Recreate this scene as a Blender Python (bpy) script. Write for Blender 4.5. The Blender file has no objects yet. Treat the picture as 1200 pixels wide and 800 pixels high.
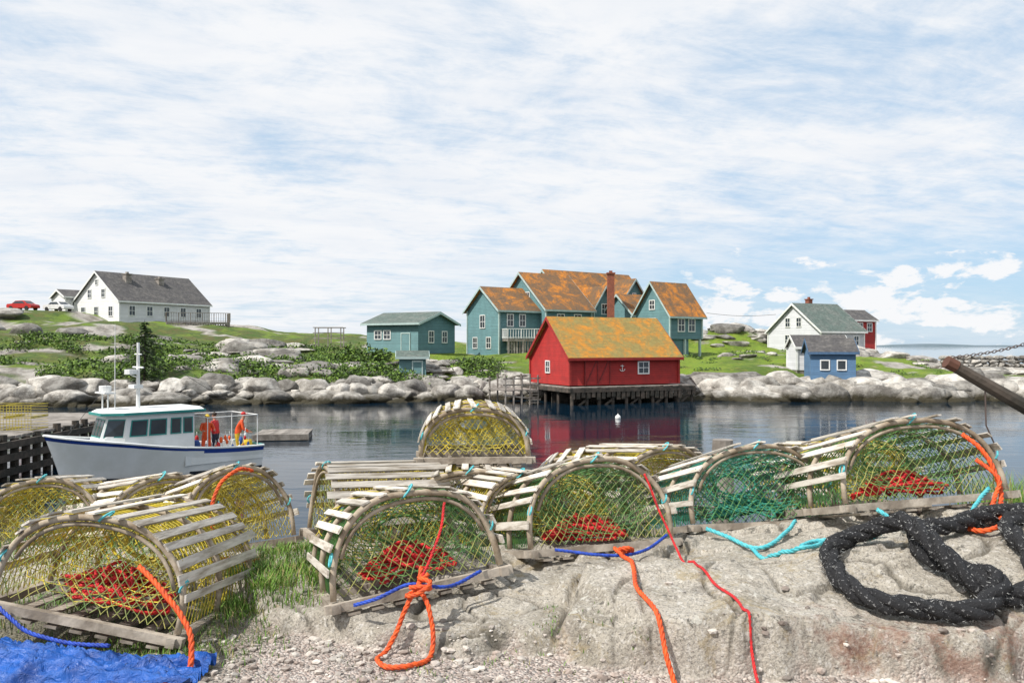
import bpy, bmesh, math, random
import numpy as np
from mathutils import Vector, Matrix, noise
random.seed(7); np.random.seed(7)
R_=math.radians
scene=bpy.context.scene
MW={}
def link(o):
    scene.collection.objects.link(o); return o
def sst(a,b,x):
    t=max(0.0,min(1.0,(x-a)/(b-a))); return t*t*(3-2*t)
def interp(x,pts): return float(np.interp(x,[p[0] for p in pts],[p[1] for p in pts]))
# ---------------------------------------------------------------- materials
def newmat(name):
    m=bpy.data.materials.new(name); m.use_nodes=True
    nt=m.node_tree; b=nt.nodes['Principled BSDF']; return m,nt,b
def N(nt,t,**k):
    n=nt.nodes.new(t)
    for a,v in k.items(): setattr(n,a,v)
    return n
def mixc(nt,fac,a,b,mode='MIX'):
    n=nt.nodes.new('ShaderNodeMix'); n.data_type='RGBA'; n.blend_type=mode
    for s,v in ((n.inputs[0],fac),(n.inputs[6],a),(n.inputs[7],b)):
        if hasattr(v,'links'): nt.links.new(v,s)
        elif isinstance(v,(int,float)): s.default_value=v
        else: s.default_value=(v[0],v[1],v[2],1)
    return n.outputs[2]
def math_(nt,op,a,b=0.0,c=None,clamp=False):
    n=nt.nodes.new('ShaderNodeMath'); n.operation=op; n.use_clamp=clamp
    for i,v in enumerate((a,b,c)):
        if v is None: continue
        if hasattr(v,'links'): nt.links.new(v,n.inputs[i])
        else: n.inputs[i].default_value=v
    return n.outputs[0]
def ramp(nt,v,lo,hi):
    n=nt.nodes.new('ShaderNodeMapRange'); n.interpolation_type='SMOOTHSTEP'
    nt.links.new(v,n.inputs[0]); n.inputs[1].default_value=lo; n.inputs[2].default_value=hi
    return n.outputs[0]
def coords(nt,stretch=(1,1,1)):
    tc=nt.nodes.new('ShaderNodeTexCoord'); mp=nt.nodes.new('ShaderNodeMapping')
    mp.inputs['Scale'].default_value=stretch
    nt.links.new(tc.outputs['Object'],mp.inputs[0]); return mp.outputs[0]
def noi(nt,vec,scale,detail=5,rough=.6,dist=0):
    n=nt.nodes.new('ShaderNodeTexNoise'); n.inputs['Scale'].default_value=scale
    n.inputs['Detail'].default_value=detail; n.inputs['Roughness'].default_value=rough
    n.inputs['Distortion'].default_value=dist
    nt.links.new(vec,n.inputs['Vector']); return n.outputs['Fac']
def bump(nt,b,h,dist,strength=1.0,prev=None):
    n=nt.nodes.new('ShaderNodeBump'); n.inputs['Distance'].default_value=dist
    n.inputs['Strength'].default_value=strength; nt.links.new(h,n.inputs['Height'])
    if prev is not None: nt.links.new(prev,n.inputs['Normal'])
    nt.links.new(n.outputs[0],b.inputs['Normal']); return n.outputs[0]
def sc(c,k): return tuple(v*k for v in c)
def mat(name,c1,c2=None,scale=4,rough=.75,bd=0,bs=None,stretch=(1,1,1),metal=0,island=0,lo=.35,hi=.65,detail=5):
    m,nt,b=newmat(name); b.inputs['Roughness'].default_value=rough; b.inputs['Metallic'].default_value=metal
    v=coords(nt,stretch)
    if c2 is None: c2=sc(c1,.72)
    f=ramp(nt,noi(nt,v,scale,detail),lo,hi)
    col=mixc(nt,f,c1,c2)
    if island:
        g=N(nt,'ShaderNodeNewGeometry')
        k=math_(nt,'MULTIPLY_ADD',g.outputs['Random Per Island'],island,1-island*.5)
        vm=nt.nodes.new('ShaderNodeVectorMath'); vm.operation='SCALE'
        nt.links.new(col,vm.inputs[0]); nt.links.new(k,vm.inputs['Scale']); col=vm.outputs[0]
    nt.links.new(col,b.inputs['Base Color'])
    if bd: bump(nt,b,noi(nt,v,bs or scale*3,6),bd)
    return m
def siding(name,c,step=.16,var=.25):
    m,nt,b=newmat(name); v=coords(nt); b.inputs['Roughness'].default_value=.7
    s=N(nt,'ShaderNodeSeparateXYZ'); nt.links.new(v,s.inputs[0])
    fr=math_(nt,'FRACT',math_(nt,'DIVIDE',s.outputs[2],step))
    row=math_(nt,'FLOOR',math_(nt,'DIVIDE',s.outputs[2],step))
    wn=N(nt,'ShaderNodeTexWhiteNoise',noise_dimensions='1D'); nt.links.new(row,wn.inputs['W'])
    f=ramp(nt,noi(nt,v,1.3,7,.7),.3,.75)
    col=mixc(nt,f,c,sc(c,1-var))
    col=mixc(nt,math_(nt,'MULTIPLY',wn.outputs[0],.35),col,sc(c,.55))
    nt.links.new(col,b.inputs['Base Color'])
    bump(nt,b,math_(nt,'SUBTRACT',1.0,fr),.06)
    return m
def shingle(name,c1,c2,lo=.42,hi=.58,sc1=.7,c3=None):
    m,nt,b=newmat(name); v=coords(nt); b.inputs['Roughness'].default_value=.9
    f=ramp(nt,noi(nt,v,sc1,8,.78,.4),lo,hi)
    col=mixc(nt,f,c1,c2)
    br=N(nt,'ShaderNodeTexVoronoi'); br.inputs['Scale'].default_value=4.5
    nt.links.new(v,br.inputs['Vector'])
    hs=N(nt,'ShaderNodeSeparateColor'); nt.links.new(br.outputs['Color'],hs.inputs[0])
    col=mixc(nt,math_(nt,'MULTIPLY',hs.outputs[0],.6),col,c3 or sc(c1,.5))
    nt.links.new(col,b.inputs['Base Color'])
    s=N(nt,'ShaderNodeSeparateXYZ'); nt.links.new(v,s.inputs[0])
    fr=math_(nt,'FRACT',math_(nt,'DIVIDE',s.outputs[2],.16))
    bump(nt,b,math_(nt,'ADD',math_(nt,'SUBTRACT',1.0,fr),hs.outputs[1]),.05)
    return m
def granite(name,k=1.0,scale=1.0):
    m,nt,b=newmat(name); v=coords(nt); b.inputs['Roughness'].default_value=.85
    f=ramp(nt,noi(nt,v,.9*scale,8,.7),.38,.62)
    col=mixc(nt,f,sc((.53,.50,.45),k),sc((.21,.19,.165),k))
    f2=ramp(nt,noi(nt,v,14*scale,4,.7),.5,.75)
    col=mixc(nt,math_(nt,'MULTIPLY',f2,.5),col,sc((.66,.63,.57),k))
    g=N(nt,'ShaderNodeNewGeometry')
    s=N(nt,'ShaderNodeSeparateXYZ'); nt.links.new(g.outputs['Position'],s.inputs[0])
    zn=math_(nt,'MULTIPLY_ADD',noi(nt,v,1.5,3),.9,-.45)
    wetf=N(nt,'ShaderNodeMapRange'); nt.links.new(math_(nt,'ADD',s.outputs[2],zn),wetf.inputs[0])
    wetf.inputs[1].default_value=.28; wetf.inputs[2].default_value=.75; wetf.inputs[3].default_value=1; wetf.inputs[4].default_value=0
    kk=math_(nt,'MULTIPLY_ADD',g.outputs['Random Per Island'],.85,.45)
    vm=nt.nodes.new('ShaderNodeVectorMath'); vm.operation='SCALE'
    nt.links.new(col,vm.inputs[0]); nt.links.new(kk,vm.inputs['Scale'])
    nt.links.new(mixc(nt,wetf.outputs[0],vm.outputs[0],(.04,.033,.015)),b.inputs['Base Color'])
    bump(nt,b,noi(nt,v,3*scale,9,.7),.2/scale)
    return m

WOOD=mat('weathered_lath',(.60,.555,.49),(.27,.225,.17),6,.85,.004,20,(6,.7,6),island=.7,lo=.40,hi=.70)
BOW=mat('bent_bow_wood',(.44,.37,.28),(.22,.165,.11),9,.8,.004,30,island=.3)
FRAMEW=mat('trap_frame_wood',(.40,.35,.29),(.17,.14,.11),7,.85,.005,25,(1,1,1),island=.5)
GREY=mat('grey_timber',(.30,.27,.24),(.15,.13,.11),2.5,.9,.01,12,island=.5)
DARKW=mat('dark_pile_timber',(.09,.07,.055),(.03,.028,.022),2,.9,.02,8,island=.5)
NETG=mat('green_twine',(.10,.24,.05),(.05,.15,.05),20,.7)
NETY=mat('yellow_twine',(.68,.53,.03),(.36,.31,.06),9,.7)
NETT=mat('teal_twine',(.03,.26,.20),(.04,.22,.12),20,.7)
NETO=mat('olive_twine',(.34,.31,.08),(.12,.21,.06),9,.7)
ROR=mat('orange_rope_fibre',(.85,.11,.012),(.5,.06,.012),40,.65,.002,200)
RRED=mat('red_rope_fibre',(.72,.018,.018),(.38,.015,.02),40,.65,.002,200)
RBL=mat('blue_rope_fibre',(.02,.08,.50),(.012,.04,.28),40,.6,.002,200)
RTE=mat('aqua_rope_fibre',(.05,.40,.46),(.12,.50,.54),40,.6,.002,200)
WHITE=mat('white_paint',(.80,.80,.78),(.68,.68,.66),2,.45)
GLASS=mat('window_glass',(.03,.04,.05),(.05,.06,.07),1,.08)
BRICK=mat('red_brick',(.30,.09,.05),(.18,.06,.04),8,.85,.02,20)
TEAL=siding('teal_clapboard',(.11,.23,.24))
TEALT=mat('teal_trim',(.42,.52,.50),(.34,.44,.43),2,.6)
REDS=siding('red_shingle_wall',(.40,.016,.012),.16,.38)
WSID=siding('white_clapboard',(.72,.72,.70),.18,.15)
GSID=siding('grey_white_clapboard',(.60,.61,.62),.16,.12)
BLUES=siding('blue_clapboard',(.075,.165,.29))
ORROOF=shingle('orange_lichen_shingles',(.60,.20,.010),(.12,.08,.05),.36,.54,.55,(.24,.11,.025))
ORROOF2=shingle('mossy_shingles',(.53,.20,.012),(.25,.20,.06),.38,.58,.8,(.20,.14,.04))
DKROOF=shingle('dark_grey_shingles',(.085,.08,.08),(.14,.13,.12))
GNROOF=shingle('green_grey_shingles',(.11,.15,.13),(.16,.18,.16))
ROCK=granite('granite')
# ---------------------------------------------------------------- mesh builder
class MB:
    def __init__(s): s.V=[];s.F=[];s.M=[]
    def add(s,vs,fs,m=0):
        o=len(s.V); s.V.extend([tuple(v) for v in vs]); s.F.extend([tuple(i+o for i in f) for f in fs])
        s.M.extend([m]*len(fs) if isinstance(m,int) else m)
    def box(s,c,d,m=0,R=None,taper=1):
        x,y,z=d[0]/2,d[1]/2,d[2]/2
        vs=[Vector((a*x*(taper if e>0 else 1),b*y*(taper if e>0 else 1),e*z)) for e in(-1,1) for a,b in((-1,-1),(1,-1),(1,1),(-1,1))]
        if R is not None: vs=[R@v for v in vs]
        vs=[v+Vector(c) for v in vs]
        s.add(vs,[(3,2,1,0),(4,5,6,7),(0,1,5,4),(1,2,6,5),(2,3,7,6),(3,0,4,7)],m)
    def beam(s,a,b,w,h,m=0):
        a=Vector(a);b=Vector(b);d=b-a
        R=d.to_track_quat('Y','Z').to_matrix()
        s.box((a+b)/2,(w,d.length,h),m,R)
    def tube(s,pts,r,n=6,m=0,cap=True,closed=False):
        P=[Vector(p) for p in pts]; k=len(P)
        if k<2: return
        rr=r if isinstance(r,(list,tuple)) else [r]*k
        vs=[];up=None
        for i in range(k):
            if closed: t=P[(i+1)%k]-P[i-1]
            else: t=P[min(i+1,k-1)]-P[max(i-1,0)]
            if t.length<1e-9: t=Vector((0,0,1))
            t.normalize()
            if up is None:
                up=Vector((0,0,1)) if abs(t.z)<.9 else Vector((1,0,0))
            up=up-t*up.dot(t)
            if up.length<1e-6: up=t.orthogonal()
            up.normalize(); w=t.cross(up)
            for j in range(n):
                a=2*math.pi*j/n; vs.append(P[i]+(up*math.cos(a)+w*math.sin(a))*rr[i])
        fs=[]
        for i in range(k if closed else k-1):
            i2=(i+1)%k
            for j in range(n):
                fs.append((i*n+j,i*n+(j+1)%n,i2*n+(j+1)%n,i2*n+j))
        if cap and not closed:
            fs.append(tuple(range(n-1,-1,-1))); fs.append(tuple((k-1)*n+j for j in range(n)))
        s.add(vs,fs,m)
    def ell(s,c,r,m=0,nu=12,nv=8):
        vs=[(c[0],c[1],c[2]-r[2])]
        for i in range(1,nv):
            a=-math.pi/2+math.pi*i/nv
            for j in range(nu):
                b=2*math.pi*j/nu; vs.append((c[0]+r[0]*math.cos(a)*math.cos(b),c[1]+r[1]*math.cos(a)*math.sin(b),c[2]+r[2]*math.sin(a)))
        vs.append((c[0],c[1],c[2]+r[2])); fs=[]
        for j in range(nu): fs.append((0,1+(j+1)%nu,1+j))
        for i in range(nv-2):
            for j in range(nu):
                a=1+i*nu;fs.append((a+j,a+(j+1)%nu,a+nu+(j+1)%nu,a+nu+j))
        a=1+(nv-2)*nu
        for j in range(nu): fs.append((a+j,a+(j+1)%nu,len(vs)-1))
        s.add(vs,fs,m)
    def prism(s,prof,axis,a,b,m=0):
        f=(lambda t,p:(t,p[0],p[1])) if axis=='x' else (lambda t,p:(p[0],t,p[1]))
        n=len(prof); vs=[f(a,p) for p in prof]+[f(b,p) for p in prof]
        fs=[tuple(range(n)),tuple(range(2*n-1,n-1,-1))]+[(i,n+i,n+(i+1)%n,(i+1)%n) for i in range(n)]
        s.add(vs,fs,m)
    def obj(s,name,mats,parent=None,smooth=False,fixn=True):
        me=bpy.data.meshes.new(name); me.from_pydata(s.V,[],s.F)
        for m in (mats if isinstance(mats,list) else [mats]): me.materials.append(m)
        me.polygons.foreach_set('material_index',s.M)
        if smooth: me.polygons.foreach_set('use_smooth',[True]*len(s.F))
        me.update()
        if fixn and len(s.F)<60000:
            bm=bmesh.new(); bm.from_mesh(me); bmesh.ops.recalc_face_normals(bm,faces=bm.faces); bm.to_mesh(me); bm.free()
        o=link(bpy.data.objects.new(name,me))
        if parent: o.parent=parent
        return o
def empty(name,loc=(0,0,0),rz=0,M=None,parent=None):
    e=link(bpy.data.objects.new(name,None)); e.empty_display_size=.3
    M=M if M is not None else Matrix.Translation(loc)@Matrix.Rotation(rz,4,'Z')
    if parent:
        e.parent=parent; e.matrix_parent_inverse=MW[parent.name].inverted()
    e.matrix_basis=M; MW[e.name]=M.copy()
    return e
def spline(pts,step):
    P=[Vector(p) for p in pts]; P=[P[0]*2-P[1]]+P+[P[-1]*2-P[-2]]; out=[]
    for i in range(1,len(P)-2):
        a,b,c,d=P[i-1:i+3]; n=max(2,int((c-b).length/step))
        for j in range(n):
            t=j/n; out.append(.5*((2*b)+(c-a)*t+(2*a-5*b+4*c-d)*t*t+(3*b-a-3*c+d)*t**3))
    out.append(P[-2]); return out
def rope_into(mb,pts,r,m=0,pitch=None,ground=False):
    S=spline(pts,r*1.1); pitch=pitch or r*7
    S=[p+Vector((noise.noise(p*9),noise.noise(p*9+Vector((5,0,0))),0))*r*.7 for p in S]
    if ground:
        for p in S:
            if p.y<4.05: p.z=max(p.z,gz(p.x,p.y)+r*.85)
        for _ in range(3):
            Z=[p.z for p in S]
            for i in range(1,len(S)-1): S[i].z=max(S[i].z,(Z[i-1]+Z[i]+Z[i+1])/3)
    up=Vector((.1,.2,1)); strands=[[],[],[]]; s=0
    for i,p in enumerate(S):
        t=(S[min(i+1,len(S)-1)]-S[max(i-1,0)])
        if t.length<1e-9: t=Vector((0,1,0))
        t.normalize(); up=(up-t*up.dot(t)); 
        if up.length<1e-4: up=t.orthogonal()
        up.normalize(); w=t.cross(up)
        if i: s+=(p-S[i-1]).length
        for k in range(3):
            a=2*math.pi*(s/pitch+k/3); strands[k].append(p+(up*math.cos(a)+w*math.sin(a))*r*.5)
    for k in range(3): mb.tube(strands[k],r*.55,6,m)
# ---------------------------------------------------------------- foreground ground
EDGE=[(-9,3.9),(-1.3,3.75),(-1.0,3.32),(-.6,3.08),(0,3.04),(.2,2.98),(.45,2.84),(1,2.80),(2,2.80),(9,2.85)]
def edge_(x,y): return interp(x,EDGE)+.10*noise.noise((x*2.3,y*.4,3))+.045*noise.noise((x*9,y*2,6))
def cracks(x,y):
    wx=.25*noise.noise((x*1.5,y*1.5,60)); wy=.25*noise.noise((x*1.5,y*1.5,70))
    c=abs(noise.noise(((x+wx)*1.15,(y+wy)*1.9,51.3)))
    c2=abs(noise.noise(((x+wx)*2.6+9,(y-wy)*1.3,57.7)))
    c3=abs(noise.noise(((x-wy)*.9+2,(y+wx)*2.6,91.7)))
    return max(math.exp(-(c/.012)**2),.8*math.exp(-(c2/.014)**2)*sst(.0,.2,noise.noise((x*1.3,y*1.3,80))+.1),.9*math.exp(-(c3/.012)**2))
def gz(x,y):
    e=edge_(x,y)
    z=3.13+.10*sst(0,.05,y-e)+.065*sst(.05,1.0,y-e)
    z+=.19*sst(.7,2.3,x)*sst(2.75,3.7,y)
    if x<-1: z-=.03*sst(-1,-1.6,x)
    rk=sst(.0,.05,y-e)
    cx=.17+.35*(y-3)+.05*noise.noise((y*4,0,1))
    z+=.075*sst(-.02,.05,x-cx)*sst(3.7,3.35,y)*rk
    z-=.05*math.exp(-((x-cx+.015)/.018)**2)*rk
    if 2.2<y<5 and abs(x)<4.6:
        z+=rk*(.04*noise.fractal((x*1.1,y*1.1,0),1.0,2.0,3)+.007*noise.fractal((x*9,y*9,5),.6,2,4))
        # plate-like granite: tilted facets between joints
        l1=noise.noise((x*1.2+3,y*1.9+.3*x,31.4)); l2=noise.noise((x*2.4,y*3.1,41.2)); l3=noise.noise((x*4.6,y*5.5,44.2))
        z+=rk*(.034*sst(-.01,.012,l1)+.018*sst(-.012,.012,l2)+.008*sst(-.015,.015,l3)-.03)
        z-=rk*.028*cracks(x,y)
    z+=(1-rk)*(.018*noise.fractal((x*2,y*2,9),1,2,4))
    far=max(0.0,y-4.9)
    z-=.22*sst(4.0,5.0,y)
    z-=3.5*sst(4.9,9.5,y)
    z+=far*.12*noise.noise((x*.8,y*.8,2)) if far else 0
    return z
def build_fore():
    xs=np.concatenate([-np.geomspace(4.6,40,30)[::-1],np.arange(-4.5,-1.6,.035),np.arange(-1.6,3.0,.012),np.arange(3.02,4.5,.035),np.geomspace(4.6,40,30)])
    ys=np.concatenate([np.arange(-8,2.0,.5),np.arange(2.2,4.2,.010),np.arange(4.21,5.0,.03),np.arange(5.02,12,.12)])
    nx,ny=len(xs),len(ys); V=[];A=[];C=[]
    for y in ys:
        for x in xs:
            x=float(x);y=float(y); V.append((x,y,gz(x,y)))
            A.append(sst(-.03,.04,y-edge_(x,y)+.05*noise.noise((x*8,y*8,4))))
            C.append(cracks(x,y) if 2.2<y<5 and abs(x)<4.5 else 0)
    idx=np.arange(nx*ny).reshape(ny,nx)
    F=np.stack([idx[:-1,:-1],idx[:-1,1:],idx[1:,1:],idx[1:,:-1]],-1).reshape(-1,4)
    me=bpy.data.meshes.new('ground'); me.from_pydata(V,[],F.tolist())
    at=me.attributes.new('rock','FLOAT','POINT'); at.data.foreach_set('value',A)
    at=me.attributes.new('crack_dark','FLOAT','POINT'); at.data.foreach_set('value',C)
    me.polygons.foreach_set('use_smooth',[True]*len(F)); me.update()
    m,nt,b=newmat('granite_and_gravel'); v=coords(nt); b.inputs['Roughness'].default_value=.9
    at=N(nt,'ShaderNodeAttribute',attribute_name='rock'); at2=N(nt,'ShaderNodeAttribute',attribute_name='crack_dark')
    big=ramp(nt,noi(nt,v,2.2,8,.7,.3),.42,.64)
    r=mixc(nt,big,(.57,.52,.44),(.37,.33,.265))
    r=mixc(nt,math_(nt,'MULTIPLY',ramp(nt,noi(nt,v,95,4,.75),.5,.58),.6),r,(.15,.135,.12))
    r=mixc(nt,math_(nt,'MULTIPLY',ramp(nt,noi(nt,v,50,4,.7),.55,.62),.65),r,(.76,.72,.66))
    r=mixc(nt,math_(nt,'MULTIPLY',ramp(nt,noi(nt,v,7,10,.82),.54,.62),.6),r,(.19,.165,.13))
    r=mixc(nt,math_(nt,'MULTIPLY',ramp(nt,noi(nt,v,3.3,10,.82,.8),.54,.61),.5),r,(.38,.28,.12))
    r=mixc(nt,math_(nt,'MULTIPLY',ramp(nt,noi(nt,v,16,7,.72,.4),.60,.63),.75),r,(.10,.095,.08))
    r=mixc(nt,math_(nt,'MULTIPLY',ramp(nt,noi(nt,coords(nt,(1.2,1,1)),12,6,.7,.4),.63,.65),.7),r,(.70,.68,.60))
    r=mixc(nt,math_(nt,'MULTIPLY',at2.outputs['Fac'],.85),r,(.07,.06,.04))  # darkens the rock colour along the crack lines
    sx=N(nt,'ShaderNodeSeparateXYZ'); nt.links.new(v,sx.inputs[0])
    rm=math_(nt,'MULTIPLY',ramp(nt,sx.outputs[0],.9,1.2),ramp(nt,math_(nt,'MULTIPLY',sx.outputs[1],-1.0),-3.1,-2.85))
    rust=math_(nt,'MULTIPLY',rm,ramp(nt,noi(nt,v,7,8,.78),.42,.62))
    r=mixc(nt,math_(nt,'MULTIPLY',rust,.5),r,(.32,.11,.06))
    vo=N(nt,'ShaderNodeTexVoronoi'); vo.inputs['Scale'].default_value=95; nt.links.new(v,vo.inputs['Vector'])
    hs=N(nt,'ShaderNodeSeparateColor'); nt.links.new(vo.outputs['Color'],hs.inputs[0])
    g=mixc(nt,hs.outputs[0],(.19,.17,.155),(.58,.53,.48))
    g=mixc(nt,math_(nt,'MULTIPLY',hs.outputs[1],.35),g,(.42,.25,.19))
    g=mixc(nt,math_(nt,'MULTIPLY',ramp(nt,noi(nt,v,3,6,.7),.5,.7),.5),g,(.16,.13,.095))
    left=ramp(nt,math_(nt,'MULTIPLY',sx.outputs[0],-1.0),.85,1.25)
    g=mixc(nt,math_(nt,'MULTIPLY',left,.8),g,(.08,.078,.04))
    nt.links.new(mixc(nt,at.outputs['Fac'],g,r),b.inputs['Base Color'])
    hr=math_(nt,'ADD',math_(nt,'MULTIPLY',noi(nt,v,45,8,.75),.018),math_(nt,'MULTIPLY',noi(nt,v,8,8,.7),.03))
    hg=math_(nt,'MULTIPLY',vo.outputs['Distance'],-.012)
    mx=N(nt,'ShaderNodeMix'); nt.links.new(at.outputs['Fac'],mx.inputs[0]); nt.links.new(hg,mx.inputs[2]); nt.links.new(hr,mx.inputs[3])
    bump(nt,b,mx.outputs[0],1.0,1.0)
    me.materials.append(m); link(bpy.data.objects.new('ground',me))
build_fore()
def G(x,y,dz=0): return (x,y,gz(x,y)+dz)
def rocktemplate(seed,sub=2,cuts=9):
    rnd=random.Random(seed); bm=bmesh.new(); bmesh.ops.create_icosphere(bm,subdivisions=sub,radius=1)
    pl=[(Vector((rnd.gauss(0,1),rnd.gauss(0,1),rnd.gauss(0,1))).normalized(),rnd.uniform(.5,.85)) for _ in range(cuts)]
    vs=[]
    for v in bm.verts:
        p=v.co.copy()
        for n,h in pl:
            d=p.dot(n)
            if d>h: p-=n*(d-h)*.93
        p+=p.normalized()*.07*noise.noise(p*2.2+Vector((seed,0,0)))
        vs.append(p)
    fs=[tuple(x.index for x in f.verts) for f in bm.faces]; bm.free(); return vs,fs
def rocks(name,items,mt,sub=2,smooth=False,nt_=6,cuts=9):
    T=[rocktemplate(i*13+5,sub,cuts) for i in range(nt_)]; T3=[rocktemplate(i*17+3,3,cuts) for i in range(nt_)] if sub==2 else T
    mb=MB()
    for (x,y,z,sx,sy,sz) in items:
        vs,fs=random.choice(T3 if sx>.7 else T); R=Matrix.Rotation(random.uniform(0,6.28),3,'Z')@Matrix.Rotation(random.uniform(-.4,.4),3,'X')
        S=Matrix.Diagonal((sx,sy,sz)); c=Vector((x,y,z))
        mb.add([c+S@(R@v) for v in vs],fs)
    return mb.obj(name,mt,smooth=smooth,fixn=False)
PEB=mat('pebble_stone',(.5,.46,.41),(.25,.2,.17),10,.85,.003,60,island=.9)
it=[]
for _ in range(3200):
    x=random.uniform(-1.6,2.6);y=random.uniform(2.35,3.2)
    if y<interp(x,EDGE)+.05 or random.random()<.015:
        s=random.choice([.004,.005,.006,.008,.012,.018]); it.append((x,y,gz(x,y)+s*.3,s*1.2,s,s*.7))
rocks('gravel',it,PEB,1)
# ---------------------------------------------------------------- far terrain
SH=[(-120,52),(-50,55),(-30,57),(-14,60),(-5,62.5),(3,65),(12,65),(18,63.5),(30,62.5),(50,62),(120,60)]
CP=[(-67,105,9.0),(-60,104,8.7),(-50,100,7.1),(-46,112,7.3),(-70,80,5.6),(-55,80,5.8),(-40,112,7),(-42,84,5.0),(-30,115,5.8),(-28,84,4.1),(-15,110,5.0),(-33,70,2.7),(-50,66,3.0),
 (-20,72,2.7),(-10,82,3.5),(-12,72,2.5),(-4,74,2.6),(0,84,3.4),(8,80,3.0),(12,88,3.3),(17,84,2.95),(20,74,2.3),(28,108,6.2),(27,88,3.4),(34,90,3.5),(38,97,3.5),(44,100,2.4),(55,95,1.8),(25,67,1.4),
 (50,75,1.7),(38,70,1.6),(12,70,1.8),(0,68,1.6),(80,90,1.2),(70,110,1.0),(0,130,4.5),(50,130,1.0),(-60,140,7),(20,140,3.5),(-90,120,8),(100,140,.5),(-30,150,4.5)]
CPA=np.array(CP)
def shore(x): return interp(x,SH)+1.2*noise.noise((x*.18,7,0))+.5*noise.noise((x*.6,3,0))
def tz(x,y):
    d2=(CPA[:,0]-x)**2+(CPA[:,1]-y)**2+3.0
    w=d2**-1.9; b=float((w*CPA[:,2]).sum()/w.sum())
    s=y-shore(x)
    b*=sst(-1,9,s)**.6
    b+=sst(2,10,s)*.45*noise.fractal((x*.11,y*.11,0),.9,2,5)
    b+=sst(0,4,s)*.10*noise.fractal((x*.7,y*.7,4),.8,2,4)
    b-=1.2*sst(1.5,-4,s)
    b-=max(0,(y-135))*.12
    return b
def build_far():
    xs=np.concatenate([np.arange(-130,-75,2.5),np.arange(-75,62,.5),np.arange(62,140,2.5)])
    ys=np.concatenate([np.arange(48,100,.5),np.arange(100,185,1.2)])
    nx,ny=len(xs),len(ys); V=[];A=[];B=[]
    for y in ys:
        for x in xs:
            x=float(x);y=float(y); z=tz(x,y); V.append((x,y,z))
            s=y-shore(x)
            r=noise.fractal((x*.09,y*.16,11),.8,2,5)
            thr=.34
            if x<-45: thr=.16
            if x>42: thr=-.3
            a=sst(thr-.03,thr+.06,r)
            a=max(a,sst(3.6,1.2,s-2.0*abs(noise.noise((x*.3,1,8)))) if s<9 else 0)
            A.append(a); B.append(sst(-8,-16,x)*sst(-.35,.05,noise.noise((x*.06,y*.08,21))+.1))
    idx=np.arange(nx*ny).reshape(ny,nx)
    F=np.stack([idx[:-1,:-1],idx[:-1,1:],idx[1:,1:],idx[1:,:-1]],-1).reshape(-1,4)
    me=bpy.data.meshes.new('terrain'); me.from_pydata(V,[],F.tolist())
    at=me.attributes.new('rock','FLOAT','POINT'); at.data.foreach_set('value',A)
    at=me.attributes.new('scrub','FLOAT','POINT'); at.data.foreach_set('value',B)
    me.polygons.foreach_set('use_smooth',[True]*len(F)); me.update()
    m,nt,b=newmat('grass_and_granite'); v=coords(nt); b.inputs['Roughness'].default_value=.95
    at=N(nt,'ShaderNodeAttribute',attribute_name='rock'); at2=N(nt,'ShaderNodeAttribute',attribute_name='scrub')
    g=mixc(nt,ramp(nt,noi(nt,v,.22,6,.65),.4,.62),(.20,.30,.02),(.10,.17,.015))
    g=mixc(nt,math_(nt,'MULTIPLY',ramp(nt,noi(nt,v,1.6,6,.7),.5,.7),.7),g,(.31,.31,.055))
    g=mixc(nt,math_(nt,'MULTIPLY',ramp(nt,noi(nt,v,.6,6,.7),.55,.68),.55),g,(.14,.10,.03))
    sc_=mixc(nt,ramp(nt,noi(nt,v,.7,7,.75),.42,.6),(.06,.115,.02),(.13,.10,.04))
    sc_=mixc(nt,ramp(nt,noi(nt,v,.35,7,.7),.50,.62),sc_,(.16,.25,.025))
    g=mixc(nt,math_(nt,'MULTIPLY',at2.outputs['Fac'],.85),g,sc_)
    r=mixc(nt,ramp(nt,noi(nt,v,.5,8,.7),.4,.62),(.54,.50,.45),(.25,.225,.19))
    g2=N(nt,'ShaderNodeNewGeometry'); s=N(nt,'ShaderNodeSeparateXYZ'); nt.links.new(g2.outputs['Position'],s.inputs[0])
    wet=N(nt,'ShaderNodeMapRange'); nt.links.new(s.outputs[2],wet.inputs[0])
    wet.inputs[1].default_value=.3; wet.inputs[2].default_value=.8; wet.inputs[3].default_value=1; wet.inputs[4].default_value=0
    r=mixc(nt,wet.outputs[0],r,(.04,.033,.015))
    nt.links.new(mixc(nt,at.outputs['Fac'],g,r),b.inputs['Base Color'])
    bump(nt,b,noi(nt,v,2.5,8,.75),.45)
    me.materials.append(m); link(bpy.data.objects.new('terrain',me))
build_far()
it=[]
for _ in range(1250):
    x=random.uniform(-62,62); s=random.uniform(-1.0,2.6) if x<14 else random.uniform(-1.2,3.4)
    if 3.5<x<13 and s<-.3: continue
    y=shore(x)+s; r=random.choice([.25,.3,.4,.5,.7,1.0,1.5] if x<14 else [.3,.4,.6,.9,1.2,1.6,2.0])*.9
    it.append((x,y,max(tz(x,y),-.2)+r*.1,r*random.uniform(.9,1.5),r*random.uniform(.8,1.2),r*random.uniform(.5,.85)))
rocks('shore_rocks',it,ROCK,2,True,8,14)
it=[]
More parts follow.
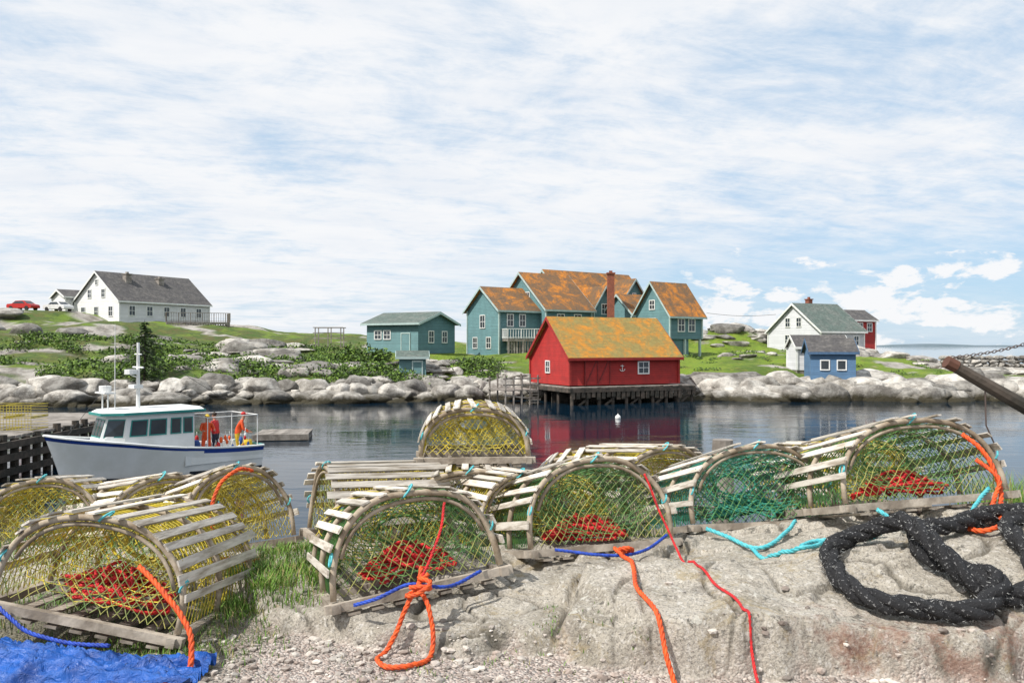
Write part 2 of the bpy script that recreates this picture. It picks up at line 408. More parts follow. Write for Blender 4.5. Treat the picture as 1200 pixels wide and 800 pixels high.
for (x0,x1,y0,y1,n,r0,r1) in ((-66,-46,58,68,34,.7,2.4),(-72,-55,66,84,40,.8,3.4),(-72,-60,84,95,14,.6,2.6),(-30,-22,76,88,14,.8,2.4),(-26,-10,64,70,40,.5,1.4),(-10,2,64,72,80,.4,1.2),(16,60,64,69,50,.7,2.0),(24,36,98,108,26,.6,1.8),(36,50,78,94,40,.5,1.6),(-50,-20,60,90,30,.5,1.8),(20,30,74,90,8,.4,.9),(44,60,70,80,60,.5,1.3)):
    for _ in range(n):
        x=random.uniform(x0,x1);y=random.uniform(y0,y1); r=random.uniform(r0,r1)
        if x>18 and x<30 and 62<y<72 and abs(x-26.5)<2.8: continue
        if y<shore(x): continue
        it.append((x,y,tz(x,y)+r*.05,r*random.uniform(1,1.9),r,r*random.uniform(.3,.65)))
rocks('granite_outcrops',it,ROCK,3,True,8,14)
mb=MB(); T=[rocktemplate(90+i,2,12) for i in range(5)]
for row in range(5):
    x=42.0
    while x<62:
        w=random.uniform(.5,1.1); vs,fs=random.choice(T); z=1.6+row*.38
        c=Vector((x+w/2,78+random.uniform(-.12,.12)+row*.12+.1*(x-42),z))
        mb.add([c+Vector((v.x*w*.62,v.y*.55,v.z*.28)) for v in vs],fs); x+=w*.95
mb.obj('stone_breakwater_wall',ROCK,fixn=False)
mb=MB(); P=[]; n=60
for i in range(n+1):
    x=1100+i*60; P.append((x,3400,max(.5,14*abs(noise.noise((i*.13,0,0)))+5*min(1,i/8))))
vs=[(p[0],p[1],-1) for p in P]+[(p[0],p[1]+40,p[2]) for p in P]+[(p[0],p[1]+400,-1) for p in P]
fs=[(i,i+1,n+2+i,n+1+i) for i in range(n)]+[(n+1+i,n+2+i,2*n+3+i,2*n+2+i) for i in range(n)]
mb.add(vs,fs); mb.obj('distant_hills',mat('distant_land',(.10,.14,.16),(.13,.17,.2),.01,.9))
# ---------------------------------------------------------------- water
me=bpy.data.meshes.new('water'); me.from_pydata([(-12000,-60,0),(12000,-60,0),(12000,16000,0),(-12000,16000,0)],[],[(0,1,2,3)])
m,nt,b=newmat('sea_water'); v=coords(nt)
b.inputs['Base Color'].default_value=(.004,.016,.03,1); b.inputs['Roughness'].default_value=.02; b.inputs['IOR'].default_value=1.33
b.inputs['Specular IOR Level'].default_value=.35
h=math_(nt,'ADD',math_(nt,'MULTIPLY',noi(nt,coords(nt,(.8,1.8,1)),.9,3,.5,.3),.026),math_(nt,'MULTIPLY',noi(nt,coords(nt,(.8,1.6,1)),4.0,3,.55),.008))
patch=ramp(nt,noi(nt,coords(nt,(.35,1,1)),.11,4,.6),.42,.62)
h=math_(nt,'MULTIPLY',h,math_(nt,'MULTIPLY_ADD',patch,1.0,.3))
bump(nt,b,h,1.0,.8)
me.materials.append(m); link(bpy.data.objects.new('water',me))
# ---------------------------------------------------------------- vegetation
LEAF=[mat('leaf_a',(.085,.155,.018),(.045,.09,.014),3,.8,island=.8),mat('leaf_b',(.15,.24,.025),(.085,.15,.018),3,.8,island=.8),mat('leaf_c',(.035,.06,.016),(.025,.042,.012),3,.8,island=.8)]
def leaves(mb,c,r,n,size,mi=None):
    c=Vector(c)
    lobes=[(Vector((random.uniform(-.6,.6)*r[0],random.uniform(-.6,.6)*r[1],random.uniform(.1,.65)*r[2])),random.uniform(.35,.6)) for _ in range(6)]
    for _ in range(n):
        l,k=random.choice(lobes); d=Vector((random.gauss(0,1),random.gauss(0,1),random.gauss(0,1))).normalized()*random.uniform(.7,1.05)
        p=c+l+Vector((d.x*r[0]*k,d.y*r[1]*k,d.z*r[2]*k))
        if p.z<c.z-.1: p.z=c.z
        a=Vector((random.gauss(0,1),random.gauss(0,1),random.gauss(0,1))).normalized(); b=a.orthogonal().normalized()
        s=size*random.uniform(.6,1.4)
        mb.add([p-a*s,p+b*s*.5,p+a*s,p-b*s*.5],[(0,1,2,3)],random.choice([0,0,1,1,2]) if mi is None else mi)
mb=MB()
for _ in range(1100):
    if random.random()<.82: x=random.uniform(-64,-13); y=shore(x)+random.uniform(3,30)
    else: x=random.uniform(-14,-2); y=shore(x)+random.uniform(3.5,9)
    if noise.noise((x*.09,y*.12,5))<-.22: continue
    if -54<x<-36 and y>88: continue
    r=random.uniform(.5,1.7)*(.8 if y>75 else 1); leaves(mb,(x,y,tz(x,y)-.15),(r*1.5,r*1.2,r*.55),int(95*r),.13)
for _ in range(80):
    x=random.uniform(14,46); y=random.uniform(70,94); r=random.uniform(.3,.7)
    if abs(x-26.5)<4 and y<72: continue
    leaves(mb,(x,y,tz(x,y)-.1),(r*1.3,r*1.1,r*.6),int(90*r),.12)
mb.obj('shrubs',LEAF,fixn=False)
mb=MB()
for dx,dy,r in ((0,0,1.8),(-1.5,.8,1.3),(1.4,-.5,1.2)):
    leaves(mb,(-13.2+dx,71+dy,tz(-13.2+dx,71+dy)),(r*1.1,r,r*1.25),900,.15)
mb.obj('large_bush',LEAF,fixn=False)
def spruce(x,y,hgt):
    z0=tz(x,y); e=empty('spruce_tree',(x,y,z0)); mb=MB()
    mb.tube([(0,0,-.3),(0,0,hgt*.5),(0,0,hgt)],[.11,.07,.015],7); mb.obj('trunk',DARKW,e)
    mb=MB(); lv=22
    for i in range(lv):
        t=i/lv; z=hgt*(.06+.93*t); R=(1-t)**.7*hgt*.38+.06
        for k in range(9):
            a=random.uniform(0,6.28); rr=R*random.uniform(.5,1.25); dr=random.uniform(.1,.35)
            d=Vector((math.cos(a),math.sin(a),-dr))
            for j in range(int(8+14*(1-t))):
                q=random.uniform(.12,1); p=Vector((0,0,z))+d*rr*q+Vector((random.gauss(0,.05),random.gauss(0,.05),random.gauss(0,.04)))
                u=(d+Vector((random.gauss(0,.5),random.gauss(0,.5),random.gauss(0,.3)))).normalized(); w=u.orthogonal().normalized()
                s=.14*random.uniform(.6,1.3); mb.add([p-u*s,p+w*s*.35,p+u*s,p-w*s*.35],[(0,1,2,3)],0 if random.random()<.7 else 1)
    mb.obj('needles',[LEAF[2],LEAF[0]],e,fixn=False)
spruce(-27.9,60.5,4.7)
GR=[mat('grass_blade',(.13,.25,.025),(.075,.16,.02),5,.7,island=.8),mat('dry_grass_blade',(.35,.30,.12),(.22,.2,.08),5,.8,island=.6)]
mb=MB()
def tuft(x,y,n,h,spread):
    for _ in range(n):
        px=x+random.gauss(0,spread);py=y+random.gauss(0,spread)
        if py<2.2: continue
        pz=gz(px,py)-.01; a=random.uniform(0,6.28); hh=h*random.uniform(.5,1.3); ln=random.uniform(.2,.8)*hh
        d=Vector((math.cos(a),math.sin(a),0)); w=Vector((-d.y,d.x,0))*.0022
        p0=Vector((px,py,pz)); p1=p0+d*ln*.3+Vector((0,0,hh*.6)); p2=p0+d*ln+Vector((0,0,hh))
        mb.add([p0-w,p0+w,p1+w*.8,p1-w*.8,p2],[(0,1,2,3),(3,2,4)],1 if random.random()<.2 else 0)
for _ in range(220): tuft(random.uniform(-1.36,-.84),random.uniform(3.4,4.2),22,.055,.045)
for _ in range(40): tuft(random.uniform(-1.30,-.95),random.uniform(2.95,3.4),16,.035,.05)
for _ in range(220): tuft(random.uniform(-2.3,-1.25),random.uniform(2.45,3.2),20,.045,.05)
for _ in range(120): tuft(random.uniform(-3.5,-1.6),random.uniform(3.3,4.8),20,.09,.07)
for _ in range(30): tuft(random.uniform(-.9,.5),random.uniform(2.6,3.1),12,.025,.03)
for _ in range(30): tuft(random.uniform(.0,.9),random.uniform(4.4,5.1),20,.10,.05)
for _ in range(60): tuft(random.uniform(2.85,3.7),random.uniform(4.3,5.2),26,.22,.07)
for _ in range(16): tuft(.17+random.uniform(-.02,.02),random.uniform(3.0,3.3),7,.02,.015)
mb.obj('grass',GR,fixn=False)
# ---------------------------------------------------------------- houses
def window(mb,face,u,z,w,h,L,W,frame=0,glass=1,t=.09,mull=(1,1)):
    def P(a,b,out,sa,sb,so,m):
        if face=='F': mb.box((a,-out,b),(sa,so,sb),m)
        elif face=='G': mb.box((-out,a,b),(so,sa,sb),m)
        elif face=='R': mb.box((L+out,a,b),(so,sa,sb),m)
        elif face=='B': mb.box((a,W+out,b),(sa,so,sb),m)
    P(u,z,.012,w,h,.02,glass)
    P(u-w/2-t/2,z,.03,t,h+2*t,.06,frame); P(u+w/2+t/2,z,.03,t,h+2*t,.06,frame)
    P(u,z+h/2+t/2,.033,w,t,.066,frame); P(u,z-h/2-t/2,.04,w+.0,t,.08,frame)
    for i in range(mull[0]): P(u-w/2+w*(i+1)/(mull[0]+1),z,.025,.045,h,.03,frame)
    for i in range(mull[1]): P(u,z-h/2+h*(i+1)/(mull[1]+1),.0235,w,.05,.027,frame)
def house(name,x,y,z0,yaw,L,W,H,Rr,wm,rm,tm=None,wins=(),doors=(),ov=.3,parent=None,found=1.5,corner=True,fm=None,wtm=None):
    e=empty(name,(x,y,z0),R_(yaw),parent=parent)
    tm=tm or WHITE
    mb=MB(); mb.prism([(0,0),(W,0),(W,H),(W/2,H+Rr),(0,H)],'x',0,L); mb.obj('walls',wm,e)
    if found:
        mb=MB(); mb.box((L/2,W/2,-found/2-.002),(L-.1,W-.1,found)); mb.obj('foundation',fm or GREY,e)
    s=Rr/(W/2); t=.16; o=ov; b0=.004
    mb=MB(); mb.prism([(-o,H-o*s+b0),(W/2,H+Rr+b0),(W+o,H-o*s+b0),(W+o,H-o*s+t),(W/2,H+Rr+t+.03),(-o,H-o*s+t)],'x',-o,L+o); mb.obj('roof',rm,e)
    mb=MB()
    for xx in (-o-.03,L+o+.03):
        for sg in (0,1):
            y0=-o if sg==0 else W+o
            mb.prism([(y0,H-o*s-.10),(W/2,H+Rr-.10),(W/2,H+Rr+t),(y0,H-o*s+t-.02)],'x',xx-.025,xx+.025)
    mb.box((L/2,-o-.03,H-o*s+.04),(L+2*o,.05,.2))
    if corner:
        for cx,cy in ((0,0),(L,0),(0,W),(L,W)):
            mb.box((cx+(-.02 if cx==0 else .02),cy+(-.02 if cy==0 else .02),H/2-.02),(.16,.16,H-.08))
    mb.obj('trim',tm,e)
    if wins:
        mb=MB()
        for w in wins: window(mb,*w[:5],L,W,mull=w[5] if len(w)>5 else (1,1))
        mb.obj('windows',[wtm or tm,GLASS],e)
    if doors:
        mb=MB()
        for (f,u,w,h,mi) in doors:
            if f=='F':
                mb.box((u,-.03,h/2),(w,.05,h),mi); mb.box((u,-.045,h+.06),(w+.2,.08,.12),2)
                mb.box((u-w/2-.05,-.045,h/2),(.1,.08,h),2); mb.box((u+w/2+.05,-.045,h/2),(.1,.08,h),2)
            else:
                mb.box((-.03,u,h/2),(.05,w,h),mi)
        mb.obj('door',[wm,GREY,tm],e)
    return e
def chimney(e,x,y,z0,z1,w=.7,m=None):
    mb=MB(); mb.box((x,y,(z0+z1)/2),(w,w,z1-z0)); mb.box((x,y,z1+.06),(w+.16,w+.16,.12)); mb.box((x,y,z1+.24),(w*.4,w*.4,.24)); mb.obj('chimney',m or BRICK,e)
wh=house('white_house',-50.8,103,7.3,60,14,9.7,2.9,3.8,WSID,DKROOF,wins=[('G',1.8,1.5,.8,1.2),('G',4.9,1.5,.8,1.2),('G',7.8,1.5,.8,1.2),('G',3.4,3.9,.7,1.0),('G',6.4,3.9,.7,1.0),('G',4.85,5.4,.5,.6),('F',1.8,1.6,.8,1.2),('F',4.4,1.6,.8,1.2),('F',7.0,1.6,.8,1.2),('F',9.6,1.6,.8,1.2),('F',12.2,1.6,.8,1.2)],found=3)
chimney(wh,3.4,3.4,4.5,6.6,.8,GREY); chimney(wh,8.4,3.4,4.5,6.3,.8,GREY); chimney(wh,11,6,4.5,6.3,.6)
an=house('white_annex',-60.0,107,8.4,50,5,4.5,2.5,.9,WSID,DKROOF,wins=[('F',1.2,1.3,.7,.9),('F',2.9,1.3,.7,.9)],found=2)
def deck(name,x,y,z,yaw,L,W,post,mt=GREY,rail=1.0,lattice=False,parent=None,rm=None):
    e=empty(name,(x,y,z),R_(yaw),parent=parent); mb=MB(); n=int(L/.15)
    for i in range(n): mb.box(((i+.5)*L/n,W/2,0),(L/n-.02,W,.06))
    mb.box((L/2,.05,-.14),(L,.06,.2)); mb.box((.05,W/2,-.14),(.06,W-.2,.2)); mb.obj('deck_boards',mt,e)
    mb=MB(); k=max(2,int(L/1.6)+1)
    for i in range(k):
        for yy in (.1,W-.1): mb.box((.08+(L-.16)*i/(k-1),yy,-post/2-.05),(.14,.14,post))
    mb.obj('posts',mt,e)
    mb=MB()
    for (a,b) in (((0,.06),(L,.06)),((.0,.06),(.0,W)),((L,.06),(L,W))):
        d=Vector((b[0]-a[0],b[1]-a[1],0)); nn=max(2,int(d.length/.28))
        mb.beam((a[0],a[1],rail),(b[0],b[1],rail),.09,.07); mb.beam((a[0],a[1],.15),(b[0],b[1],.15),.06,.06)
        for i in range(nn+1):
            p=Vector((a[0],a[1],0))+d*i/nn; mb.box((p.x,p.y,rail/2+.03),(.05 if i%5 else .1,.05 if i%5 else .1,rail-.04))
    mb.obj('railing',rm or mt,e)
    if lattice:
        mb=MB()
        for i in range(int(L/.3)): mb.box((.15+i*.3,.16,-post/2-.1),(.17,.03,post-.1))
        mb.obj('skirting',mt,e)
    return e
deck('wooden_deck',-43.6,100.5,7.3,25,7.6,4,2.8,GREY,1.2,True)
T='teal_house'
th=house(T,-1.35,84,3.2,35,6,6.3,5.0,2.35,TEAL,ORROOF,TEALT,wtm=WHITE,wins=[('G',2.0,1.4,.8,1.1),('G',3.2,3.7,.9,1.3),('G',4.7,1.4,.8,1.1),('F',1.4,3.8,.7,1.2),('F',3.0,3.8,.7,1.2),('F',1.4,1.3,.7,1.2)],ov=.4)
def wing(nm,*a,**k):
    return house(nm,*a,parent=th,wtm=WHITE,**k)
wing('middle_wing',3.69,86,3.2,35,6.4,9.2,5.2,4.0,TEAL,ORROOF,TEALT,wins=[('G',3.4,6.4,.7,1.2),('G',4.6,6.4,.7,1.2),('G',2.0,3.9,.8,1.2),('G',6.2,3.9,.8,1.2),('G',3.6,3.9,.8,1.2),('F',2.0,3.9,.9,1.2),('F',4.4,3.9,.9,1.2)],ov=.4)
wing('main_block',6.63,91,3.2,35,13.2,9.5,5.3,4.7,TEAL,ORROOF,TEALT,wins=[('F',2.0,3.9,.9,1.2),('G',4.7,7.0,.8,1.2)],ov=.4)
def xgable(lx,w,h,r,proj):
    c=Matrix.Rotation(R_(35),4,'Z'); o=Vector((6.63,91,3.2))+(c@Vector((lx+w,-proj,0)))
    return house('front_gable',o.x,o.y,o.z,35+90,6.2+proj,w,h,r,TEAL,ORROOF,TEALT,wtm=WHITE,wins=[('G',w/2-.8,h-.3,.7,1.1),('G',w/2+.8,h-.3,.7,1.1),('G',w/2,h-3,.9,1.3),('G',w/2,h+1.2,.45,.6)] if w>4 else [('G',w/2,h-.2,.8,1.1)],ov=.35,parent=th)
xgable(2.2,3.2,5.5,2.3,1.6); xgable(5.4,5.0,5.7,3.1,2.2)
ch=empty('brick_chimney',(10.9,87.9,3.0),parent=th); mb=MB(); mb.box((0,0,4.6),(.75,.6,9.2)); mb.box((0,0,9.27),(.95,.8,.14)); mb.box((0,0,9.45),(.35,.3,.22)); mb.box((0,0,2),(1.3,.9,4)); mb.obj('stack',BRICK,ch)
rw=wing('right_wing',16.66,84,5.0,35,4.9,5.15,2.75,3.3,TEAL,ORROOF,TEALT,wins=[('G',2.6,1.6,.9,1.2),('G',2.6,3.7,.7,.9),('F',1.7,1.5,.9,1.3),('F',3.3,1.5,.9,1.3)],found=0,ov=.4)
mb=MB()
for px in (.15,2.4,4.75):
    for py in (.15,5.0): mb.box((px,py,-1.3),(.22,.22,2.6))
mb.box((1.6,2.6,-1.3),(3.1,4.6,2.58),1); mb.obj('posts',[TEALT,TEAL],rw)
wing('link_wing',13.5,88.5,3.0,35,6,5,4.8,2.2,TEAL,ORROOF,TEALT,wins=[('F',1.5,3.6,.9,1.2),('F',1.5,1.2,.9,1.2)])
deck('balcony_deck',-.4,82.4,5.0,20,5.0,2.2,2.2,GREY,1.05,True,rm=WHITE,parent=th)
house('teal_shed',-9.43-.866*6.65,80+.5*6.65,3.5,-30,6.65,6.56,3.1,1.05,TEAL,GNROOF,TEALT,wtm=WHITE,wins=[('F',1.5,1.9,.8,.8),('F',2.7,1.9,.8,.8),('R',2.2,1.7,.8,1.1),('R',4.6,1.7,.8,1.1)],doors=[('F',5.1,1.0,2.0,0)],ov=.45,corner=False)
house('small_teal_shed',-9.3,65.6,1.35,8,2.2,1.8,2.0,.35,TEAL,GNROOF,TEALT,wins=(),doors=[('F',1.5,.7,1.6,0)],ov=.25,corner=False,found=1.2)
rh=house('grey_white_house',35.7,92,3.6,25,6.85,8.5,2.45,3.2,GSID,GNROOF,WHITE,wins=[('G',2.0,1.4,.8,1.1),('G',5.2,1.4,.8,1.1),('G',3.4,3.5,.7,1.0),('G',5.2,3.5,.7,1.0),('F',1.5,1.3,.7,1.0),('F',3.6,1.3,.7,1.0),('F',5.6,1.3,.7,1.0)],found=2)
chimney(rh,3.0,4.8,4.6,6.3,.6)
house('red_house',44.6,104,3.5,25,4.0,4,4.2,1.2,REDS,DKROOF,WHITE,wins=[('F',1.2,3.2,.8,1.0),('F',2.9,3.2,.8,1.0)])
house('blue_shed',24.76,66,1.5,-12,3.5,3.7,2.25,1.0,BLUES,DKROOF,mat('blue_trim',(.07,.14,.25)),wtm=WHITE,wins=[('F',1.1,1.2,.6,.7,(0,0)),('F',2.4,1.2,.6,.7,(0,0))],ov=.2,corner=False,found=1)
house('grey_lean_to',25.6,71.5,2.1,0,4.6,2.5,2.1,.9,GSID,DKROOF,WHITE,ov=.2,found=1)
rs=house('red_fishing_shed',4.23,58,1.38,24,9.5,6.68,2.12,2.85,REDS,ORROOF2,mat('red_trim',(.36,.025,.02)),wins=[],found=0,ov=.28)
mb=MB(); window(mb,'F',6.3,1.25,.85,.8,9.5,6.68); window(mb,'G',3.6,1.3,.6,.8,9.5,6.68); mb.obj('windows',[WHITE,GLASS],rs)
mb=MB()
for i in range(2): mb.box((1.75+i*1.02,-.035,1.0),(1.0,.06,1.95),0); 
for i in range(2): mb.beam((1.3+i*1.02,-.08,.1),(2.2+i*1.02,-.08,1.9),.03,.08,1)
for xx in (1.2,2.26,3.3): mb.box((xx,-.055,1.0),(.06,.1,2.0),1)
mb.obj('double_door',[REDS,mat('dark_red',(.2,.02,.02))],rs)
mb=MB()
mb.tube([(4.4,-.06,1.05),(4.4,-.06,1.5)],.03); mb.tube([(4.25,-.06,1.4),(4.55,-.06,1.4)],.025)
mb.tube([(4.4+.24*math.cos(a),-.06,1.25+.24*math.sin(a)) for a in np.linspace(R_(200),R_(340),9)],.025); mb.obj('anchor_decoration',WHITE,rs)
mb=MB()
mb.box((4.9,3.2,-.14),(10.8,8.3,.12),0); mb.box((4.9,-.98,-.3),(10.9,.16,.3),1); mb.box((-.52,3.2,-.3),(.16,8.2,.3),1)
for i in range(10):
    for yy in (-.8,1.2,3.4,5.6):
        x=-.3+i*1.16+random.uniform(-.1,.1); mb.tube([(x,yy,-2.4),(x+random.uniform(-.05,.05),yy,-.2)],.13,7,1)
for i in range(5): mb.beam((-.3+i*2.2,-.83,-1.8),(1.8+i*2.2,-.83,-.35),.05,.16,1)
mb.box((4.9,2.6,-.9),(10.2,.1,1.2),1)
for i in range(26): mb.box((-.3+i*.42,-1.02,-.55),(.3,.05,random.uniform(.5,1.0)),1)
mb.obj('pile_platform',[GREY,DARKW],rs)
e=empty('wooden_wharf',(2.0,58.6,1.05),R_(24)); mb=MB()
for i in range(16): mb.box((-.2-i*.17+.0,1.5,0),(.15,3.2,.07))
for i in range(5):
    for yy in (0,3.0): mb.tube([(-.1-i*.65,yy,-1.6),(-.1-i*.65,yy,random.uniform(.9,1.2))],.07,6)
mb.beam((.1,0,.85),(-2.9,0,.85),.08,.1); mb.beam((.1,0,.4),(-2.9,0,.4),.08,.1); mb.beam((.1,0,-.7),(-2.9,0,-.3),.08,.12)
for k in range(7): mb.box((-.6,-.25-.02*k,-.1-k*.2),(.8,.12,.05))
mb.obj('timber',GREY,e)
e=empty('wooden_frame',(-21.5,87,4.6)); mb=MB()
for x in (0,1.4,2.8):
    mb.box((x,0,.6),(.1,.1,2.2)); mb.box((x,1.5,.6),(.1,.1,2.2))
for z in (.5,1.1,1.68): mb.box((1.4,-.003,z),(3.3,.11,.09))
mb.box((1.4,1.503,1.68),(3.3,.11,.09)); mb.obj('frame',GREY,e)
# ---------------------------------------------------------------- cars
def car(name,x,y,z,yaw,col):
    e=empty(name,M=Matrix.Translation((x,y,z))@Matrix.Rotation(R_(yaw),4,'Z')@Matrix.Scale(.86,4)); mb=MB()
    prof=[(-2.1,.35),(-2.15,.75),(-2.0,.95),(-1.2,1.0),(-.7,1.42),(.6,1.45),(1.3,1.0),(2.0,.85),(2.15,.6),(2.1,.35)]
    vs=[];n=len(prof)
    for yy,k in ((-.85,.9),(-.8,1),(.8,1),(.85,.9)):
        for p in prof: vs.append((p[0],yy*(.82 if p[1]>1.2 else 1),p[1]))
    fs=[tuple(range(n))]+[tuple(range(4*n-1,3*n-1,-1))]
    for a in range(3): fs+=[(a*n+i,(a+1)*n+i,(a+1)*n+(i+1)%n,a*n+(i+1)%n) for i in range(n)]
    mb.add(vs,fs); o=mb.obj('body',mat(name+'_paint',col,sc(col,.9),2,.25),e)
    mb=MB()
    for sg in (-1,1):
        yy=sg*.87
        mb.add([(-1.05,yy*1.0,1.02),(1.1,yy*1.0,1.02),(.55,yy*.87,1.38),(-.68,yy*.87,1.36)],[(0,1,2,3)])
    mb.add([(1.30,-.7,1.03),(1.30,.7,1.03),(.71,.6,1.41),(.71,-.6,1.41)],[(0,1,2,3)]); mb.obj('windows',GLASS,e)
    mb=MB()
    for xx in (-1.35,1.35):
        for sg in (-1,1): mb.tube([(xx,sg*.72,.33),(xx,sg*.9,.33)],.33,14)
    mb.obj('wheels',mat('tyre',(.02,.02,.02)),e)
car('red_car',-62.0,101,max(tz(-62.0,101),8.3)+.05,-12,(.5,.02,.015))
car('white_car',-58.4,102.5,tz(-58.4,102.5)+.05,-20,(.75,.75,.74))
# ---------------------------------------------------------------- boat
BM=Matrix.Translation((-11.75,26.5,0.03))@Matrix.Rotation(R_(226),4,'Z')@Matrix.Scale(.95,4)
bt=empty('fishing_boat',M=BM)
HW=mat('hull_white',(.82,.83,.82),(.72,.73,.70),1.2,.3); HB=mat('hull_blue',(.02,.06,.30),(.015,.04,.2),2,.3)
HA=mat('antifoul_dark',(.02,.03,.05),(.03,.03,.03),3,.6); HT=mat('boat_teal_trim',(.03,.28,.26),(.02,.22,.2),2,.4)
UU=(0,.1,.2,.3,.4,.5,.6,.7,.8,.87,.93,1); KU=len(UU)
def st(t):
    x=-3.4+6.4*t; bs=1.22*(1-.08*(1-t)) if t<.45 else 1.22*(1-((t-.45)/.55)**2.8)+.03
    zs=.80+.82*t**2.0; g=sst(.4,1,t); pr=[]
    for u in UU:
        z=-.42+(zs+.42)*u
        fm=min(1,(u/.25))**.6*(.78+.22*u); fb=.12+.88*u**1.2 if u>0 else 0
        w=bs*(fm*(1-g)+fb*g) if u>0 else 0
        pr.append((x+.6*u**1.3*sst(.7,1,t),w,z))
    return pr
NS=28; ST=[st(i/NS) for i in range(NS+1)]
mb=MB()
for sg in (1,-1):
    vs=[(p[0],p[1]*sg,p[2]) for s_ in ST for p in s_]
    fs=[];ms=[]
    for i in range(NS):
        for k in range(KU-1):
            f=(i*KU+k,(i+1)*KU+k,(i+1)*KU+k+1,i*KU+k+1); fs.append(f if sg<0 else f[::-1])
            zm=(ST[i][k][2]+ST[i+1][k+1][2])/2; mi=0
            if zm<.06: mi=2
            elif (k>=9 and i<10) or (k>=10 and i<NS): mi=1
            ms.append(mi)
    mb.add(vs,fs,ms)
tr=ST[0]; mb.add([(p[0],p[1],p[2]) for p in tr]+[(p[0],-p[1],p[2]) for p in tr[:0:-1]],[tuple(range(2*KU-1))],0)
hull=mb.obj('hull',[HW,HB,HA],bt,smooth=False)
for p in hull.data.polygons:
    if len(p.vertices)==4: p.use_smooth=True
K1=KU-1
mb=MB()
for sg in (1,-1):
    mb.tube([(p[K1][0],p[K1][1]*sg,p[K1][2]+.02) for p in ST],.04,6,2)
mb.tube([(ST[0][K1][0],ST[0][K1][1],ST[0][K1][2]+.02),(ST[0][K1][0],-ST[0][K1][1],ST[0][K1][2]+.02)],.045,6,0)
for i in range(NS):
    a,b2=ST[i][K1],ST[i+1][K1]
    if i<13: mb.add([(a[0],a[1]-.07,.35),(b2[0],b2[1]-.07,.35),(b2[0],-b2[1]+.07,.35),(a[0],-a[1]+.07,.35)],[(0,1,2,3)],1)
    else: mb.add([(a[0],a[1]-.01,a[2]-.03),(b2[0],b2[1]-.01,b2[2]-.03),(b2[0],-b2[1]+.01,b2[2]-.03),(a[0],-a[1]+.01,a[2]-.03)],[(0,1,2,3)],1)
    if i<13:
        for sg in (1,-1): mb.add([(a[0],(a[1]-.07)*sg,.35),(b2[0],(b2[1]-.07)*sg,.35),(b2[0],(b2[1]-.05)*sg,b2[2]),(a[0],(a[1]-.05)*sg,a[2])],[(0,1,2,3)],2)
mb.obj('rail_and_deck',[HT,mat('deck_grey',(.45,.47,.46)),HW],bt)
mb=MB(); w=.86
lo=[(-.9,-w,.45),(1.45,-w*.86,.98),(2.15,-w*.5,1.15),(2.15,w*.5,1.15),(1.45,w*.86,.98),(-.9,w,.45)]
hi=[(-.9,-w*.95,2.15),(1.30,-w*.90,2.2),(1.85,-w*.52,2.2),(1.85,w*.52,2.2),(1.30,w*.90,2.2),(-.9,w*.95,2.15)]
mb.add(lo+hi,[(5,4,3,2,1,0),(6,7,8,9,10,11)]+[(i,(i+1)%6,6+(i+1)%6,6+i) for i in range(6)]); mb.obj('wheelhouse',HW,bt)
mb=MB()
rp=[(-1.25,-.98),(1.5,-.94),(2.1,-.56),(2.1,.56),(1.5,.94),(-1.25,.98)]
vs=[(a,b,2.19) for a,b in rp]+[(a,b,2.27) for a,b in rp]; mb.add(vs,[tuple(range(6)),tuple(range(11,5,-1))]+[(i,(i+1)%6,6+(i+1)%6,6+i) for i in range(6)],0)
vs=[(a*.97,b*.95,2.272) for a,b in rp]+[(a*.9,b*.8,2.36) for a,b in rp]; mb.add(vs,[tuple(range(11,5,-1))]+[(i,(i+1)%6,6+(i+1)%6,6+i) for i in range(6)],1)
mb.obj('wheelhouse_roof',[HT,HW],bt)
mb=MB()
def lerp(a,b,t): return Vector(a)*(1-t)+Vector(b)*t
def pane(i,u0,u1,z0,z1):
    a,b2,c,d=Vector(lo[i]),Vector(lo[(i+1)%6]),Vector(hi[(i+1)%6]),Vector(hi[i])
    def f(u,z):
        p=lerp(a,b2,u); q=lerp(d,c,u); return lerp(p,q,(z-p.z)/(q.z-p.z))
    n=(b2-a).cross(d-a).normalized(); 
    if n.dot((a+c)/2-Vector((.5,0,1.2)))<0: n=-n
    for (e0,m,o) in ((.0,1,.012),(-1,0,.02)):
        gu=.018 if e0==0 else 0; gv=.04 if e0==0 else 0
        q=[f(u0-gu,z0-gv),f(u1+gu,z0-gv),f(u1+gu,z1+gv),f(u0-gu,z1+gv)]
        mb.add([p+n*o for p in q],[(0,1,2,3)],m)
for (i) in (0,4):
    for (a,b2) in ((.04,.16),(.22,.35),(.44,.66),(.72,.93)) :
        if i==4: a,b2=1-b2,1-a
        pane(i,a,b2,1.5,1.98)
for i in (1,3): pane(i,.12,.88,1.5,2.02)
for k in range(3): pane(2,.05+k*.32,.31+k*.32,1.5,2.02)
mb.obj('cabin_windows',[GLASS,HT],bt)
mb=MB()
mb.tube([(.7,0,2.3),(.7,0,4.6)],[.07,.05],8,0); mb.tube([(.7,-.45,3.75),(.7,.45,3.75)],.03,6,0); mb.tube([(.7,-.3,4.2),(.7,.3,4.2)],.02,6,0)
mb.box((.78,0,3.1),(.3,.5,.12),0); mb.tube([(.7,0,3.4),(.95,0,3.5),(.95,0,3.55)],.02,6); mb.tube([(.95,0,3.52),(.95,0,3.68)],.2,12,0)
mb.tube([(1.6,.4,2.3),(1.6,.4,5.2)],[.018,.008],5,0)
mb.tube([(1.75,-.3,2.3),(1.75,-.3,2.9)],.025,6,0); mb.tube([(1.75,.2,2.3),(1.75,.2,2.9)],.025,6,0); mb.box((1.75,-.05,2.92),(.35,.9,.05),0); mb.tube([(1.75,-.05,2.95),(1.75,-.05,3.15)],.19,14,0)
